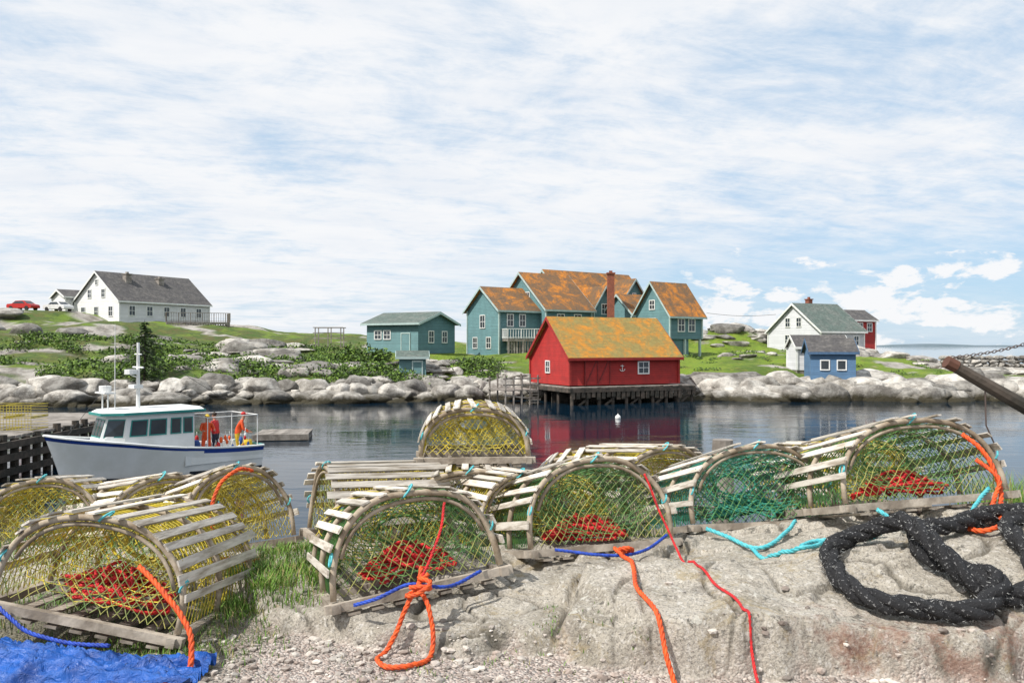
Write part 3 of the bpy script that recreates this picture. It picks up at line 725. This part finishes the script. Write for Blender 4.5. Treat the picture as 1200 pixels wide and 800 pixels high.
mb.tube([(.7,0,4.5),(-3.2,0,2.0)],.008,4,1); mb.tube([(.7,0,4.5),(2.9,0,1.6)],.008,4,1)
for xx in (-1.3,-3.2):
    for yy in (-1.0,1.0): mb.tube([(xx,yy,.6),(xx,yy,1.95)],.018,6,0)
    mb.tube([(xx,-1,1.95),(xx,1,1.95)],.018,6,0)
mb.tube([(-1.3,-1,1.95),(-3.2,-1,1.95)],.016,6,0); mb.tube([(-1.3,1,1.95),(-3.2,1,1.95)],.016,6,0)
mb.obj('mast_and_rigging',[WHITE,mat('dark_wire',(.04,.04,.04))],bt)
mb=MB()
for _ in range(22):
    x=random.uniform(-3.1,-1.2);y=random.choice([-.9,.88])+random.uniform(-.06,.06);z=random.uniform(.7,1.25);mi=random.choice([0,0,1,2,3,4])
    k=random.uniform(.5,.9)
    mb.ell((x,y,z),(.09*k,.09*k,.17*k),mi,10,7); mb.tube([(x,y,z+.14*k),(x,y,z+.26)],.010,5,3)
for x,y,mi in ((-1.5,-.6,4),(-3.05,.4,2)):
    mb.tube([(x,y,.36),(x,y,.9),(x,y,1.0)],[.24,.24,.2],12,mi)
mb.box((-2.2,-.7,.6),(.8,.4,.5),3)
mb.obj('deck_gear',[mat('buoy_orange',(.8,.12,.02)),mat('buoy_red',(.6,.03,.03)),mat('buoy_yellow',(.75,.5,.03)),WHITE,mat('barrel_blue',(.03,.1,.35))],bt,smooth=True)
# fishermen on the aft deck
SKIN=mat('skin',(.50,.27,.18),(.44,.22,.15),8,.6); BOOT=mat('rubber_boot',(.02,.02,.02)); HAIR=mat('dark_hair',(.04,.025,.015))
def person(x,y,yaw,jacket,trousers,bend=0.0,arm=0.0,cap=None):
    M=BM@Matrix.Translation((x,y,.355))@Matrix.Rotation(R_(yaw),4,'Z')@Matrix.Scale(.96,4)
    e=empty('fisherman',M=M); b=bend
    J=[((0,0,.90),.13),((b*.3,0,1.05),.125),((b*.7,0,1.27),.145),((b*.95,0,1.42),.07),((b*1.05+.01,0,1.48),.052),((b*1.15+.02,0,1.55),.072),((b*1.25+.015,0,1.66),.080)]
    E=[(0,1),(1,2),(2,3),(3,4),(4,5),(5,6)]
    hands=[]
    for sg in (-1,1):
        k=len(J)
        J+=[((0,sg*.10,.83),.085),((.04,sg*.12,.47),.058),((0,sg*.13,.09),.043),((.13,sg*.14,.045),.038)]; E+=[(0,k),(k,k+1),(k+1,k+2),(k+2,k+3)]
        k=len(J); sx=b*.9
        J+=[((sx,sg*.18,1.38),.060),((sx+.06,sg*.25,1.12+arm*.1),.043),((sx+.26,sg*.20,1.03+arm*.2),.029),((sx+.33,sg*.19,1.03+arm*.22),.026)]; E+=[(2,k),(k,k+1),(k+1,k+2),(k+2,k+3)]
        hands.append((Vector(J[-1][0]),sg))
    me=bpy.data.meshes.new('body_sk'); me.from_pydata([j[0] for j in J],E,[]); o=link(bpy.data.objects.new('tmp_body',me))
    sm=o.modifiers.new('skin','SKIN')
    for i,j in enumerate(J): me.skin_vertices[0].data[i].radius=(j[1],j[1]*(1.25 if i in (1,2) else 1))
    me.skin_vertices[0].data[0].use_root=True
    o.modifiers.new('sub','SUBSURF').levels=2
    dg=bpy.context.evaluated_depsgraph_get(); nm=bpy.data.meshes.new_from_object(o.evaluated_get(dg)); bpy.data.objects.remove(o)
    nm.materials.clear()
    for m_ in (jacket,trousers,BOOT,SKIN): nm.materials.append(m_)
    for p in nm.polygons:
        c=p.center; p.use_smooth=True
        if c.z<.20: p.material_index=2
        elif c.z<.93 and abs(c.y)<.22: p.material_index=1
        elif c.z>1.45: p.material_index=3
        elif c.x>b*.9+.25: p.material_index=3
        else: p.material_index=0
    ob=link(bpy.data.objects.new('body',nm)); ob.parent=e
    mb=MB()
    for h,sg in hands:
        for i,ln in enumerate((.065,.075,.07,.055)):
            yy=h.y+(i-1.5)*.017; mb.tube([(h.x,yy,h.z),(h.x+ln*.6,yy,h.z-.005),(h.x+ln*.95,yy,h.z-.03)],[.009,.008,.006],6,0)
        mb.tube([(h.x-.02,h.y-sg*.02,h.z),(h.x+.02,h.y-sg*.05,h.z),(h.x+.045,h.y-sg*.05,h.z-.015)],[.010,.009,.007],6,0)
    hx=b*1.2+.02
    mb.ell((hx+.085,0,1.60),(.018,.013,.018),0,8,6)
    for sg in (-1,1):
        mb.ell((hx+.074,sg*.03,1.625),(.010,.012,.008),1,8,6); mb.ell((hx-.005,sg*.083,1.61),(.018,.010,.028),0,8,6)
    mb.ell((hx+.075,0,1.565),(.008,.024,.006),2,8,6)
    mb.ell((hx-.02,0,1.675),(.092,.088,.075),3,12,8)
    if cap is not None: mb.box((hx+.09,0,1.675),(.09,.13,.012),3)
    mb.obj('head_and_hand_details',[SKIN,BOOT,mat('lips',(.35,.1,.08)),cap or HAIR],e,smooth=True)
OJ=mat('orange_oilskin',(.82,.10,.015),(.65,.07,.01),4,.5,.01,12); YJ=mat('yellow_oilskin',(.75,.50,.03),(.6,.4,.03),4,.5,.01,12); RJ=mat('red_jacket',(.60,.02,.02),(.4,.02,.02),4,.6,.01,12); DT=mat('navy_trousers',(.02,.03,.06))
person(-1.55,.35,80,OJ,OJ,.12,.6,YJ); person(-2.15,-.15,-60,RJ,DT,.05,.2); person(-2.75,.3,150,OJ,YJ,.2,-.3,RJ)
e=empty('timber_wharf',(0,0,0)); mb=MB()
for i in range(34): mb.box((-20.4,24.5+i*.3,1.35),(8.6,.27,.09),0)
for i in range(18):
    mb.tube([(-16.1,24.6+i*.6,-1),(-16.1,24.6+i*.6,1.3+random.uniform(0,.35))],.13,7,1)
for i in range(14): mb.tube([(-24.5+i*.62,24.4,-1),(-24.5+i*.62,24.4,1.3+random.uniform(0,.1))],.12,7,1)
for z in (.3,.75,1.15): mb.box((-20.4,24.25,z),(8.8,.12,.22),1); mb.box((-15.95,29.5,z),(.12,10.4,.22),1)
mb.obj('timber',[GREY,DARKW],e)
mb=MB()
for i in range(3):
    for j in range(2):
        c=(-16.9-i*.95,27.8,1.62+j*.44)
        for xx in (-.42,.42):
            for zz in (-.2,.2): mb.beam((c[0]+xx,c[1]-.5,c[2]+zz),(c[0]+xx,c[1]+.5,c[2]+zz),.03,.03)
        for k in range(9):
            q=-.42+k*.105; mb.beam((c[0]+q,c[1]-.5,c[2]-.2),(c[0]+q,c[1]-.5,c[2]+.2),.012,.012)
        for k in range(5):
            q=-.2+k*.1; mb.beam((c[0]-.42,c[1]-.5,c[2]+q),(c[0]+.42,c[1]-.5,c[2]+q),.012,.012); mb.beam((c[0]-.42,c[1]+.5,c[2]+q),(c[0]+.42,c[1]+.5,c[2]+q),.012,.012)
mb.obj('wire_lobster_pots',mat('yellow_wire',(.5,.4,.05)))
e=empty('floating_dock',(-11.7,36.2,.1),R_(8)); mb=MB()
for i in range(14): mb.box((.1+i*.17,.9,.16),(.155,2.4,.05))
mb.box((1.2,-.33,.06),(2.5,.1,.26)); mb.box((1.2,.9,-.02),(2.3,2.2,.2)); mb.obj('planks',GREY,e)
e=empty('mooring_buoy',(6.25,47,.05)); mb=MB(); mb.ell((0,0,0),(.17,.17,.18)); mb.tube([(0,0,.16),(0,0,.24)],.03,8); mb.obj('float',WHITE,e,smooth=True)
# ---------------------------------------------------------------- lobster traps
def trap(x,y,z,th,W=.74,H=.45,L=.85,roll=0,pitch=0,net=0,inner=1,pile=True,nl=13,skip=()):
    NM=[NETG,NETY,NETT,NETO]
    M=Matrix.Translation((x,y,z))@Matrix.Rotation(R_(th),4,'Z')@Matrix.Rotation(R_(roll),4,'Y')@Matrix.Rotation(R_(pitch),4,'X')
    e=empty('lobster_trap',M=M); a,b=W/2,H; px,pz=.85,.8; zb=.045
    def prof(t,o=0):
        c,s=math.cos(t),math.sin(t)
        return (W/2-(a+o)*math.copysign(abs(c)**px,c), zb+(b-zb+o)*max(0,s)**pz)
    def inside(xx,zz):
        if zz<zb: return False
        return (abs(xx-W/2)/a)**(2/px)+((zz-zb)/(b-zb))**(2/pz)<1
    mb=MB(); ts=np.linspace(0,math.pi,25)
    for yy in (.025,L/2,L-.025):
        k=random.uniform(-.010,.010); k2=random.uniform(-.008,.008)
        mb.tube([(prof(t)[0]+k2*math.sin(t*4),yy+k*math.sin(t*3),prof(t)[1]+k2*math.cos(t*5)*math.sin(t)) for t in ts],[.0135+.0025*noise.noise((t*3,yy*9+x,0)) for t in ts],7)
        if yy!=L/2: mb.tube([(prof(t,-.03)[0],yy+.004,prof(t,-.03)[1]) for t in ts[3:-3]],.009,6)
    mb.obj('bows',BOW,e,smooth=True)
    mb=MB()
    for xx in (.0,W): mb.box((xx,L/2,.02),(.034,L+.06,.036))
    for yy in (.0,L/2,L): mb.box((W/2,yy,.0215),(W+.08,.034,.034))
    for i in range(7): mb.box((.07+i*(W-.14)/6,L/2,-.012),(.05,L+.03,.01))
    mb.obj('base_frame',FRAMEW,e)
    mb=MB()
    for i in range(nl):
        if i in skip: continue
        t=.07*math.pi+.86*math.pi*i/(nl-1)+random.uniform(-.025,.025)
        p=prof(t,.021); q=prof(t+.02,.021); ang=math.atan2(q[1]-p[1],q[0]-p[0])
        R=Matrix.Rotation(-ang+random.uniform(-.1,.1),3,'Y')@Matrix.Rotation(random.uniform(-.03,.03),3,'Z')
        wd=random.uniform(.028,.042)
        y0=random.uniform(-.03,.015);y1=random.uniform(-.02,.035)
        mb.box((p[0],L/2+(y0+y1)/2,p[1]),(wd,L+.01-y0+y1,.008),0,R)
    mb.obj('laths',WOOD,e)
    def dnet(yy,mi,sp=.042,sag=0.02,r=.0018):
        mb=MB(); n=int((W+H*1.2)/sp)+2
        for sg in (1,-1):
            for c in range(-n,2*n):
                pts=[]; ph=random.uniform(0,6)
                for k in range(40):
                    zz=.04+k*.0125; xx=c*sp+(zz*sg*.85) ; xx+=.005*math.sin(zz*40+ph)+.016*math.sin(zz*9+xx*7+x)
                    if inside(xx,zz): 
                        d=min(1,(1-((xx-W/2)/a)**2)*1.2)
                        pts.append((xx,yy+sag*d*math.sin(zz/H*3.1)+.004*math.sin(ph+k),zz))
                    else:
                        if len(pts)>1: mb.tube(pts,r,3,0,False)
                        pts=[]
                if len(pts)>1: mb.tube(pts,r,3,0,False)
        return mb.obj('end_net',NM[mi],e,fixn=False)
    dnet(.03,net); dnet(L/2,inner,.05,.03,.0022); dnet(L-.03,net,.045)
    def cone(y0,y1,mi):
        mb=MB(); nu=18;nv=9
        def f(u,v):
            t=2*math.pi*u; k=1-v*.68
            X=W/2+a*.93*math.cos(t)*k; Z=zb+.22*H/.44+(b*.42)*math.sin(t)*k; Y=y0+(y1-y0)*v
            return (X,Y,Z)
        for sg in (1,-1):
            for i in range(nu):
                mb.tube([f(i/nu+sg*j/nv*.35,j/nv) for j in range(nv+1)],.0022,3,0,False)
        ring=[f(i/20,1) for i in range(20)]; mb.tube(ring,.006,5,0,closed=True)
        mb.obj('funnel_net',NM[mi],e,fixn=False)
    cone(.04,L*.42,inner); cone(L*.96,L*.58,1 if inner==0 else inner)
    mb=MB(); nv=12
    for sg in (1,-1):
        for i in range(-4,26):
            pts=[]
            for j in range(nv*2+1):
                t=(j/(nv*2)); uu=i/22+sg*t*.5
                if 0<=uu<=1:
                    p=prof(t*math.pi,-.012); pts.append((p[0],.03+uu*(L-.06),p[1]))
                elif len(pts)>1: mb.tube(pts,.0019,3,0,False); pts=[]
                else: pts=[]
            if len(pts)>1: mb.tube(pts,.0019,3,0,False)
    mb.obj('side_net',NM[inner],e,fixn=False)
    if pile:
        mb=MB(); cx=W*.5
        for k in range(2):
            pts=[]
            for i in range(44):
                an=i*.95+k+random.uniform(-.4,.4); rr=random.uniform(.03,.22)
                pts.append((cx+rr*math.cos(an)*1.15,L*.27+rr*math.sin(an)*.8+random.uniform(-.03,.03)+.03,.05+(.22-rr)*.5+random.uniform(0,.06)))
            rope_into(mb,pts,.0075,0)
        mb.obj('rope_coil',pile if not isinstance(pile,bool) else RRED,e,smooth=True,fixn=False)
    mb=MB()
    for t in (.35,1.57,2.75):
        p=prof(t,.01); mb.tube([(p[0]+.024*math.cos(q)*math.sin(t*1.0),.025+.022*math.sin(q),p[1]+.024*math.cos(q)) for q in np.linspace(0,6.0,9)],.005,5)
    mb.obj('ties',RTE,e)
    return e
TR=[
 (-.70,3.17,3.235,22,dict(W=.72,H=.415,L=.66,roll=-6,pitch=-9,net=3,inner=0)),
 (.10,3.75,3.30,18,dict(W=.75,H=.45,L=.72,pitch=-14,net=3,inner=0,skip=(7,))),
 (.956,4.15,3.33,10,dict(W=.82,H=.44,L=.80,pitch=-15,net=0,inner=2,pile=NETT)),
 (1.62,3.82,3.50,8,dict(W=.86,H=.42,L=.74,roll=-3,pitch=-14,net=3,inner=0)),
 (-.54,4.70,3.60,4,dict(W=.64,H=.32,L=.6,net=1,inner=1,pile=False)),
 (-.62,4.50,3.17,4,dict(W=.76,H=.41,L=.85,net=3,inner=1,pile=False)),
 (-.16,4.22,3.17,30,dict(W=.54,H=.42,L=.6,pitch=-4,net=3,inner=1,pile=False)),
 (-1.20,4.62,3.20,-60,dict(W=.52,H=.43,L=.68,pitch=-3,net=3,inner=1,pile=False,nl=15)),
 (-1.72,4.25,3.15,42,dict(W=.62,H=.47,L=.80,pitch=-14,net=1,inner=1,pile=False)),
 (-2.06,3.12,3.27,-3,dict(W=.76,H=.42,L=.80,roll=10,pitch=-6,net=3,inner=1,nl=14)),
 (-3.05,4.5,3.10,14,dict(W=.66,H=.42,L=.7,pitch=-8,net=3,inner=1,pile=False)),
 (-2.25,4.45,3.10,50,dict(W=.7,H=.42,L=.80,pitch=-10,net=1,inner=1,pile=False)),
 (.66,4.80,3.22,25,dict(W=.74,H=.44,L=.8,pitch=-6,net=3,inner=1,pile=False)),
 (1.95,4.85,3.25,20,dict(W=.74,H=.42,L=.8,pitch=-6,net=0,inner=1,pile=False)),
 (.04,4.95,3.14,-10,dict(W=.7,H=.42,L=.7,net=3,inner=1,pile=False)),
]
for t in TR: trap(t[0],t[1],t[2],t[3],**t[4])
# ---------------------------------------------------------------- ropes
def rope(name,pts,r,m,pitch=None):
    mb=MB(); rope_into(mb,pts,r,0,pitch,True); return mb.obj(name,m,smooth=True,fixn=False)
r=.010
rope('orange_rope',[(-.36,3.18,3.42),(-.37,3.13,3.36),(-.40,3.09,3.31),G(-.47,3.02,.02),G(-.50,2.95,.015),G(-.45,2.88,.015),G(-.36,2.89,.015),G(-.30,2.98,.02),(-.32,3.06,3.30),(-.37,3.12,3.36),(-.33,3.15,3.40)],r,ROR)
rope('orange_rope',[(-.40,3.1,3.36),(-.35,3.08,3.37),(-.32,3.12,3.35),(-.37,3.14,3.34),(-.41,3.09,3.33),(-.36,3.06,3.35),(-.32,3.1,3.38),(-.37,3.13,3.39)],r,ROR)
rope('orange_rope',[(.55,3.72,3.36),(.51,3.68,3.34),G(.50,3.5,.01),G(.50,3.3,.01),G(.49,3.1,.01),G(.53,2.9,.01),G(.56,2.76,.01),G(.60,2.68,.01),G(.66,2.62,.02),G(.60,2.55,.02),G(.52,2.60,.02)],r,ROR)
rope('orange_rope',[(.49,3.71,3.35),(.53,3.67,3.37),(.56,3.71,3.35),(.52,3.74,3.33),(.48,3.70,3.36),(.52,3.66,3.33)],r,ROR)
rope('red_rope',[(.64,3.86,3.68),(.71,3.80,3.5),(.765,3.70,3.36),G(.76,3.5,.01),G(.78,3.3,.01),G(.80,3.12,.01),G(.84,2.92,.01),G(.85,2.76,.01),G(.82,2.62,.01),G(.72,2.55,.01)],.006,RRED)
rope('red_rope',[(-.28,3.31,3.65),(-.29,3.25,3.55),(-.33,3.2,3.44),(-.37,3.12,3.36)],.006,RRED)
rope('orange_rope',[(-1.42,3.04,3.46),(-1.32,2.98,3.40),(-1.22,2.92,3.33),(-1.15,2.86,3.25),G(-1.14,2.80,.02),G(-1.22,2.76,.02),G(-1.36,2.80,.02)],r*1.1,ROR)
rope('orange_rope',[(-1.45,4.46,3.60),(-1.5,4.38,3.62),(-1.57,4.30,3.56),(-1.60,4.24,3.44),(-1.58,4.22,3.32)],r*1.1,ROR)
rope('orange_rope',[(-1.52,4.12,3.18),G(-1.42,3.98,.03),G(-1.33,3.97,.03),(-1.25,4.1,3.2)],.008,ROR)
rope('orange_rope',[(2.24,3.96,3.86),(2.29,3.90,3.80),(2.33,3.86,3.70),(2.35,3.83,3.60),(2.28,3.75,3.52),G(2.15,3.62,.03),G(2.02,3.58,.03),G(2.06,3.48,.03),G(2.18,3.5,.03),G(2.2,3.62,.04)],r*1.2,ROR)
rope('orange_rope',[(2.28,3.92,3.74),(2.34,3.83,3.66),(2.30,3.80,3.58),G(2.2,3.7,.05),G(2.1,3.62,.05)],r*1.1,ROR)
rope('aqua_rope',[(1.0,4.1,3.36),G(1.08,3.98,.02),G(1.18,3.86,.02),G(1.30,3.90,.02),(1.46,4.10,3.40)],.011,RTE)
rope('aqua_rope',[G(1.16,3.87,.02),G(1.18,3.68,.02),G(1.26,3.52,.02),G(1.36,3.56,.02),G(1.46,3.66,.02),G(1.60,3.62,.02),G(1.70,3.68,.02)],.011,RTE)
rope('aqua_rope',[G(1.28,3.53,.03),G(1.38,3.62,.03),G(1.50,3.58,.03),G(1.58,3.66,.03),G(1.68,3.60,.03)],.011,RTE)
rope('aqua_rope',[(1.74,3.80,3.52),G(1.82,3.68,.03),G(1.95,3.60,.04),G(2.1,3.66,.04),(2.22,3.82,3.54),(2.34,3.92,3.6)],.011,RTE)
rope('blue_rope',[(-.62,3.14,3.28),(-.52,3.1,3.32),(-.42,3.13,3.36),(-.36,3.14,3.36),(-.25,3.22,3.33),(-.13,3.33,3.36)],.008,RBL)
rope('blue_rope',[(.2,3.72,3.35),(.33,3.69,3.34),(.46,3.69,3.33),(.55,3.71,3.33),(.66,3.80,3.34),(.76,3.92,3.37)],.008,RBL)
rope('blue_rope',[(-2.0,3.06,3.34),(-1.92,3.02,3.29),(-1.80,2.98,3.23),(-1.62,2.95,3.20),(-1.48,2.93,3.20)],.008,RBL)
m,nt,b=newmat('black_rope_fibre'); v=coords(nt,(1,1,1)); b.inputs['Roughness'].default_value=.8
c=mixc(nt,ramp(nt,noi(nt,v,90,3,.6),.61,.66),(.014,.014,.016),(.22,.22,.22))
nt.links.new(c,b.inputs['Base Color']); bump(nt,b,noi(nt,v,90,4,.7),.012)
BR=.042
mb=MB()
path=[G(2.75,3.85,.05),G(2.45,3.72,.05),G(2.2,3.62,.06),G(1.95,3.52,.05),G(1.75,3.42,.05),G(1.72,3.22,.05),G(1.85,3.05,.09),G(1.72,2.93,.05),G(1.55,2.92,.05),G(1.36,3.02,.05),G(1.30,3.22,.05),G(1.38,3.42,.05),G(1.55,3.50,.05),G(1.66,3.38,.13),G(1.70,3.16,.13),G(1.82,3.02,.05),G(2.0,3.05,.05),G(2.1,3.2,.05),G(2.12,3.4,.05),G(2.3,3.5,.05),G(2.7,3.45,.05)]
rope_into(mb,path,BR,0,BR*8,True)
S=spline(path,.012)
for p in S:
    p.z=max(p.z,gz(p.x,p.y)+BR*.85)
    for _ in range(42):
        d=Vector((random.gauss(0,1),random.gauss(0,1),random.gauss(0,1))).normalized()
        q=p+d*BR*random.uniform(.75,1.05); u=(d+Vector((random.gauss(0,.9),random.gauss(0,.9),random.gauss(0,.9)))).normalized()*random.uniform(.008,.020); w=u.orthogonal().normalized()*.0013
        mb.add([q-w,q+w,q+u],[(0,1,2)],1 if random.random()<.2 else 0)
mb.obj('black_rope',[m,mat('frayed_white',(.45,.45,.43))],smooth=True,fixn=False)
m,nt,b=newmat('blue_tarpaulin'); v=coords(nt); b.inputs['Roughness'].default_value=.45
nt.links.new(mixc(nt,ramp(nt,noi(nt,v,9,6),.4,.7),(.01,.10,.42),(.008,.05,.24)),b.inputs['Base Color']); bump(nt,b,noi(nt,v,18,5,.6,1.5),.018)
mb=MB(); nx,ny=110,50
vs=[]
for j in range(ny+1):
    for i in range(nx+1):
        u=i/nx;w=j/ny; x=-2.3+u*1.22; y=2.74+w*(.36-.12*u)-.06*u+ .025*noise.noise((u*6,w*6,1))
        hump=.13*(1-u)**.8*math.sin(math.pi*min(1,w*1.02))**.7
        rg=1-abs(noise.noise((u*4+w*3,w*7-u*2,0)))*2
        rg2=1-abs(noise.noise((u*13-w*4,w*9,3)))*2
        z=gz(x,y)+.006+hump+.035*max(0,rg)**3+.014*max(0,rg2)**2
        vs.append((x,y,z))
fs=[(j*(nx+1)+i,j*(nx+1)+i+1,(j+1)*(nx+1)+i+1,(j+1)*(nx+1)+i) for j in range(ny) for i in range(nx)]
mb.add(vs,fs); mb.obj('blue_tarp',m,smooth=True,fixn=False)
# ---------------------------------------------------------------- boom, chain, post
e=empty('derrick_boom',(0,0,0)); mb=MB()
mb.tube([(4.38,8.0,4.13),(5.2,8.0,3.66),(6.05,8.0,3.2)],[.055,.075,.085],9,0)
mb.tube([(4.36,8,4.14),(4.46,8,4.09)],.064,9,1)
mb.tube([(6.1,8.0,-1),(6.1,8.0,4.9)],[.13,.11],10,0)
mb.obj('spar',[DARKW,mat('rusty_iron',(.12,.05,.03))],e)
mb=MB(); A=Vector((4.42,8,4.18)); B=Vector((6.05,8,4.75)); n=46
for i in range(n):
    t=i/n; p=A.lerp(B,t)+Vector((0,0,-.12*math.sin(math.pi*t))); d=(B-A).normalized(); s=Vector((0,1,0)) if i%2 else d.cross(Vector((0,1,0)))
    mb.tube([p+d*.026*math.cos(a)+s*.013*math.sin(a) for a in np.linspace(0,2*math.pi,9)[:-1]],.0045,5,0,closed=True)
mb.tube([(4.75,8.0,3.9),(4.76,8,3.5),(4.85,8,3.3),(4.83,8,2.9)],.008,5)
mb.obj('chain',mat('chain_iron',(.10,.07,.06),rough=.6),e)
e=empty('mooring_post',(2.38,9,0)); mb=MB(); mb.tube([(0,0,-1),(0,0,3.1),(0,0,3.24)],[.14,.125,.115],12); mb.tube([(0,0,2.9),(0,0,2.98)],.135,12); mb.obj('pile',GREY,e)
e=empty('power_line',(0,0,0)); mb=MB()
mb.tube([(21.5+ (30.5-21.5)*t, 88+4*t, 7.9-.25*math.sin(math.pi*t)) for t in np.linspace(0,1,12)],.02,4); mb.obj('wire',mat('wire_black',(.03,.03,.03)),e)
# ---------------------------------------------------------------- sky / light
SUN_EL=52; SUN_ROT=236
w=bpy.data.worlds.new('World'); scene.world=w; w.use_nodes=True; nt=w.node_tree; bg=nt.nodes['Background']
sk=N(nt,'ShaderNodeTexSky',sky_type='NISHITA'); sk.sun_disc=False; sk.sun_elevation=R_(SUN_EL); sk.sun_rotation=R_(SUN_ROT); sk.air_density=1.0; sk.dust_density=.4; sk.ozone_density=1.6
tc=N(nt,'ShaderNodeTexCoord'); s=N(nt,'ShaderNodeSeparateXYZ'); nt.links.new(tc.outputs['Generated'],s.inputs[0])
zc=math_(nt,'ADD',math_(nt,'MAXIMUM',s.outputs[2],0.0),.12)
u=math_(nt,'DIVIDE',s.outputs[0],zc); vv=math_(nt,'DIVIDE',s.outputs[1],zc)
def cvec(a,bq,rot=.0):
    cb=N(nt,'ShaderNodeCombineXYZ'); nt.links.new(math_(nt,'MULTIPLY',math_(nt,'MULTIPLY_ADD',vv,rot,u),a),cb.inputs[0]); nt.links.new(math_(nt,'MULTIPLY',math_(nt,'MULTIPLY_ADD',u,-rot,vv),bq),cb.inputs[1]); return cb.outputs[0]
n1=noi(nt,cvec(1.0,1.0,.25),1.9,10,.68,.35); n2=noi(nt,cvec(.5,.7,.1),.55,4,.5,.3); n3=noi(nt,cvec(1.3,3.2,.3),2.6,6,.65,.4)
q=math_(nt,'ADD',math_(nt,'ADD',math_(nt,'MULTIPLY',n1,.42),math_(nt,'MULTIPLY',n2,.42)),math_(nt,'MULTIPLY',n3,.22))
q=math_(nt,'ADD',q,math_(nt,'MULTIPLY',s.outputs[0],-.06))
cl=ramp(nt,q,.39,.59)
thin=math_(nt,'MULTIPLY_ADD',cl,.76,.22)
lowright=math_(nt,'MULTIPLY',math_(nt,'SUBTRACT',1.0,ramp(nt,s.outputs[2],.05,.17)),ramp(nt,s.outputs[0],-.25,.3))
thin=math_(nt,'MULTIPLY',thin,math_(nt,'MULTIPLY_ADD',lowright,-.65,1.0))
shade=ramp(nt,noi(nt,cvec(.9,1.6,.2),1.6,7,.6,.4),.40,.75)
ccol=mixc(nt,shade,(9.4,9.5,9.7),(8.3,8.7,9.3))
skt=mixc(nt,.65,sk.outputs[0],(4.4,7.1,10.0))
col=mixc(nt,thin,skt,ccol)
az=math_(nt,'ARCTAN2',s.outputs[0],s.outputs[1])
cb=N(nt,'ShaderNodeCombineXYZ'); nt.links.new(az,cb.inputs[0]); nt.links.new(math_(nt,'MULTIPLY',s.outputs[2],2.2),cb.inputs[1])
cn=noi(nt,cb.outputs[0],13,8,.6,.2)
hgt=math_(nt,'MULTIPLY',math_(nt,'ABSOLUTE',math_(nt,'SUBTRACT',s.outputs[2],.045)),2.6)
cm=ramp(nt,math_(nt,'SUBTRACT',cn,hgt),.43,.50)
cm=math_(nt,'MULTIPLY',cm,ramp(nt,az,.12,.26))
col=mixc(nt,math_(nt,'MULTIPLY',cm,.92),col,(9.7,9.7,9.8))
nt.links.new(col,bg.inputs['Color']); bg.inputs['Strength'].default_value=.10
sl=bpy.data.lights.new('sun','SUN'); sl.energy=5.0; sl.angle=R_(.5); sl.color=(1,.96,.9)
so=link(bpy.data.objects.new('sun',sl)); el,ro=R_(SUN_EL),R_(SUN_ROT)
d=Vector((math.sin(ro)*math.cos(el),math.cos(ro)*math.cos(el),math.sin(el)))
so.rotation_euler=d.to_track_quat('Z','Y').to_euler(); so.location=d*100
# ---------------------------------------------------------------- camera
cam=bpy.data.cameras.new('camera'); cam.lens=28; cam.sensor_width=36; cam.clip_end=40000; cam.clip_start=.05
co=link(bpy.data.objects.new('camera',cam)); co.location=(0,0,4.3); co.rotation_euler=(R_(90.3),0,0)
scene.camera=co
scene.view_settings.view_transform='Standard'; scene.view_settings.look='None'; scene.view_settings.exposure=0
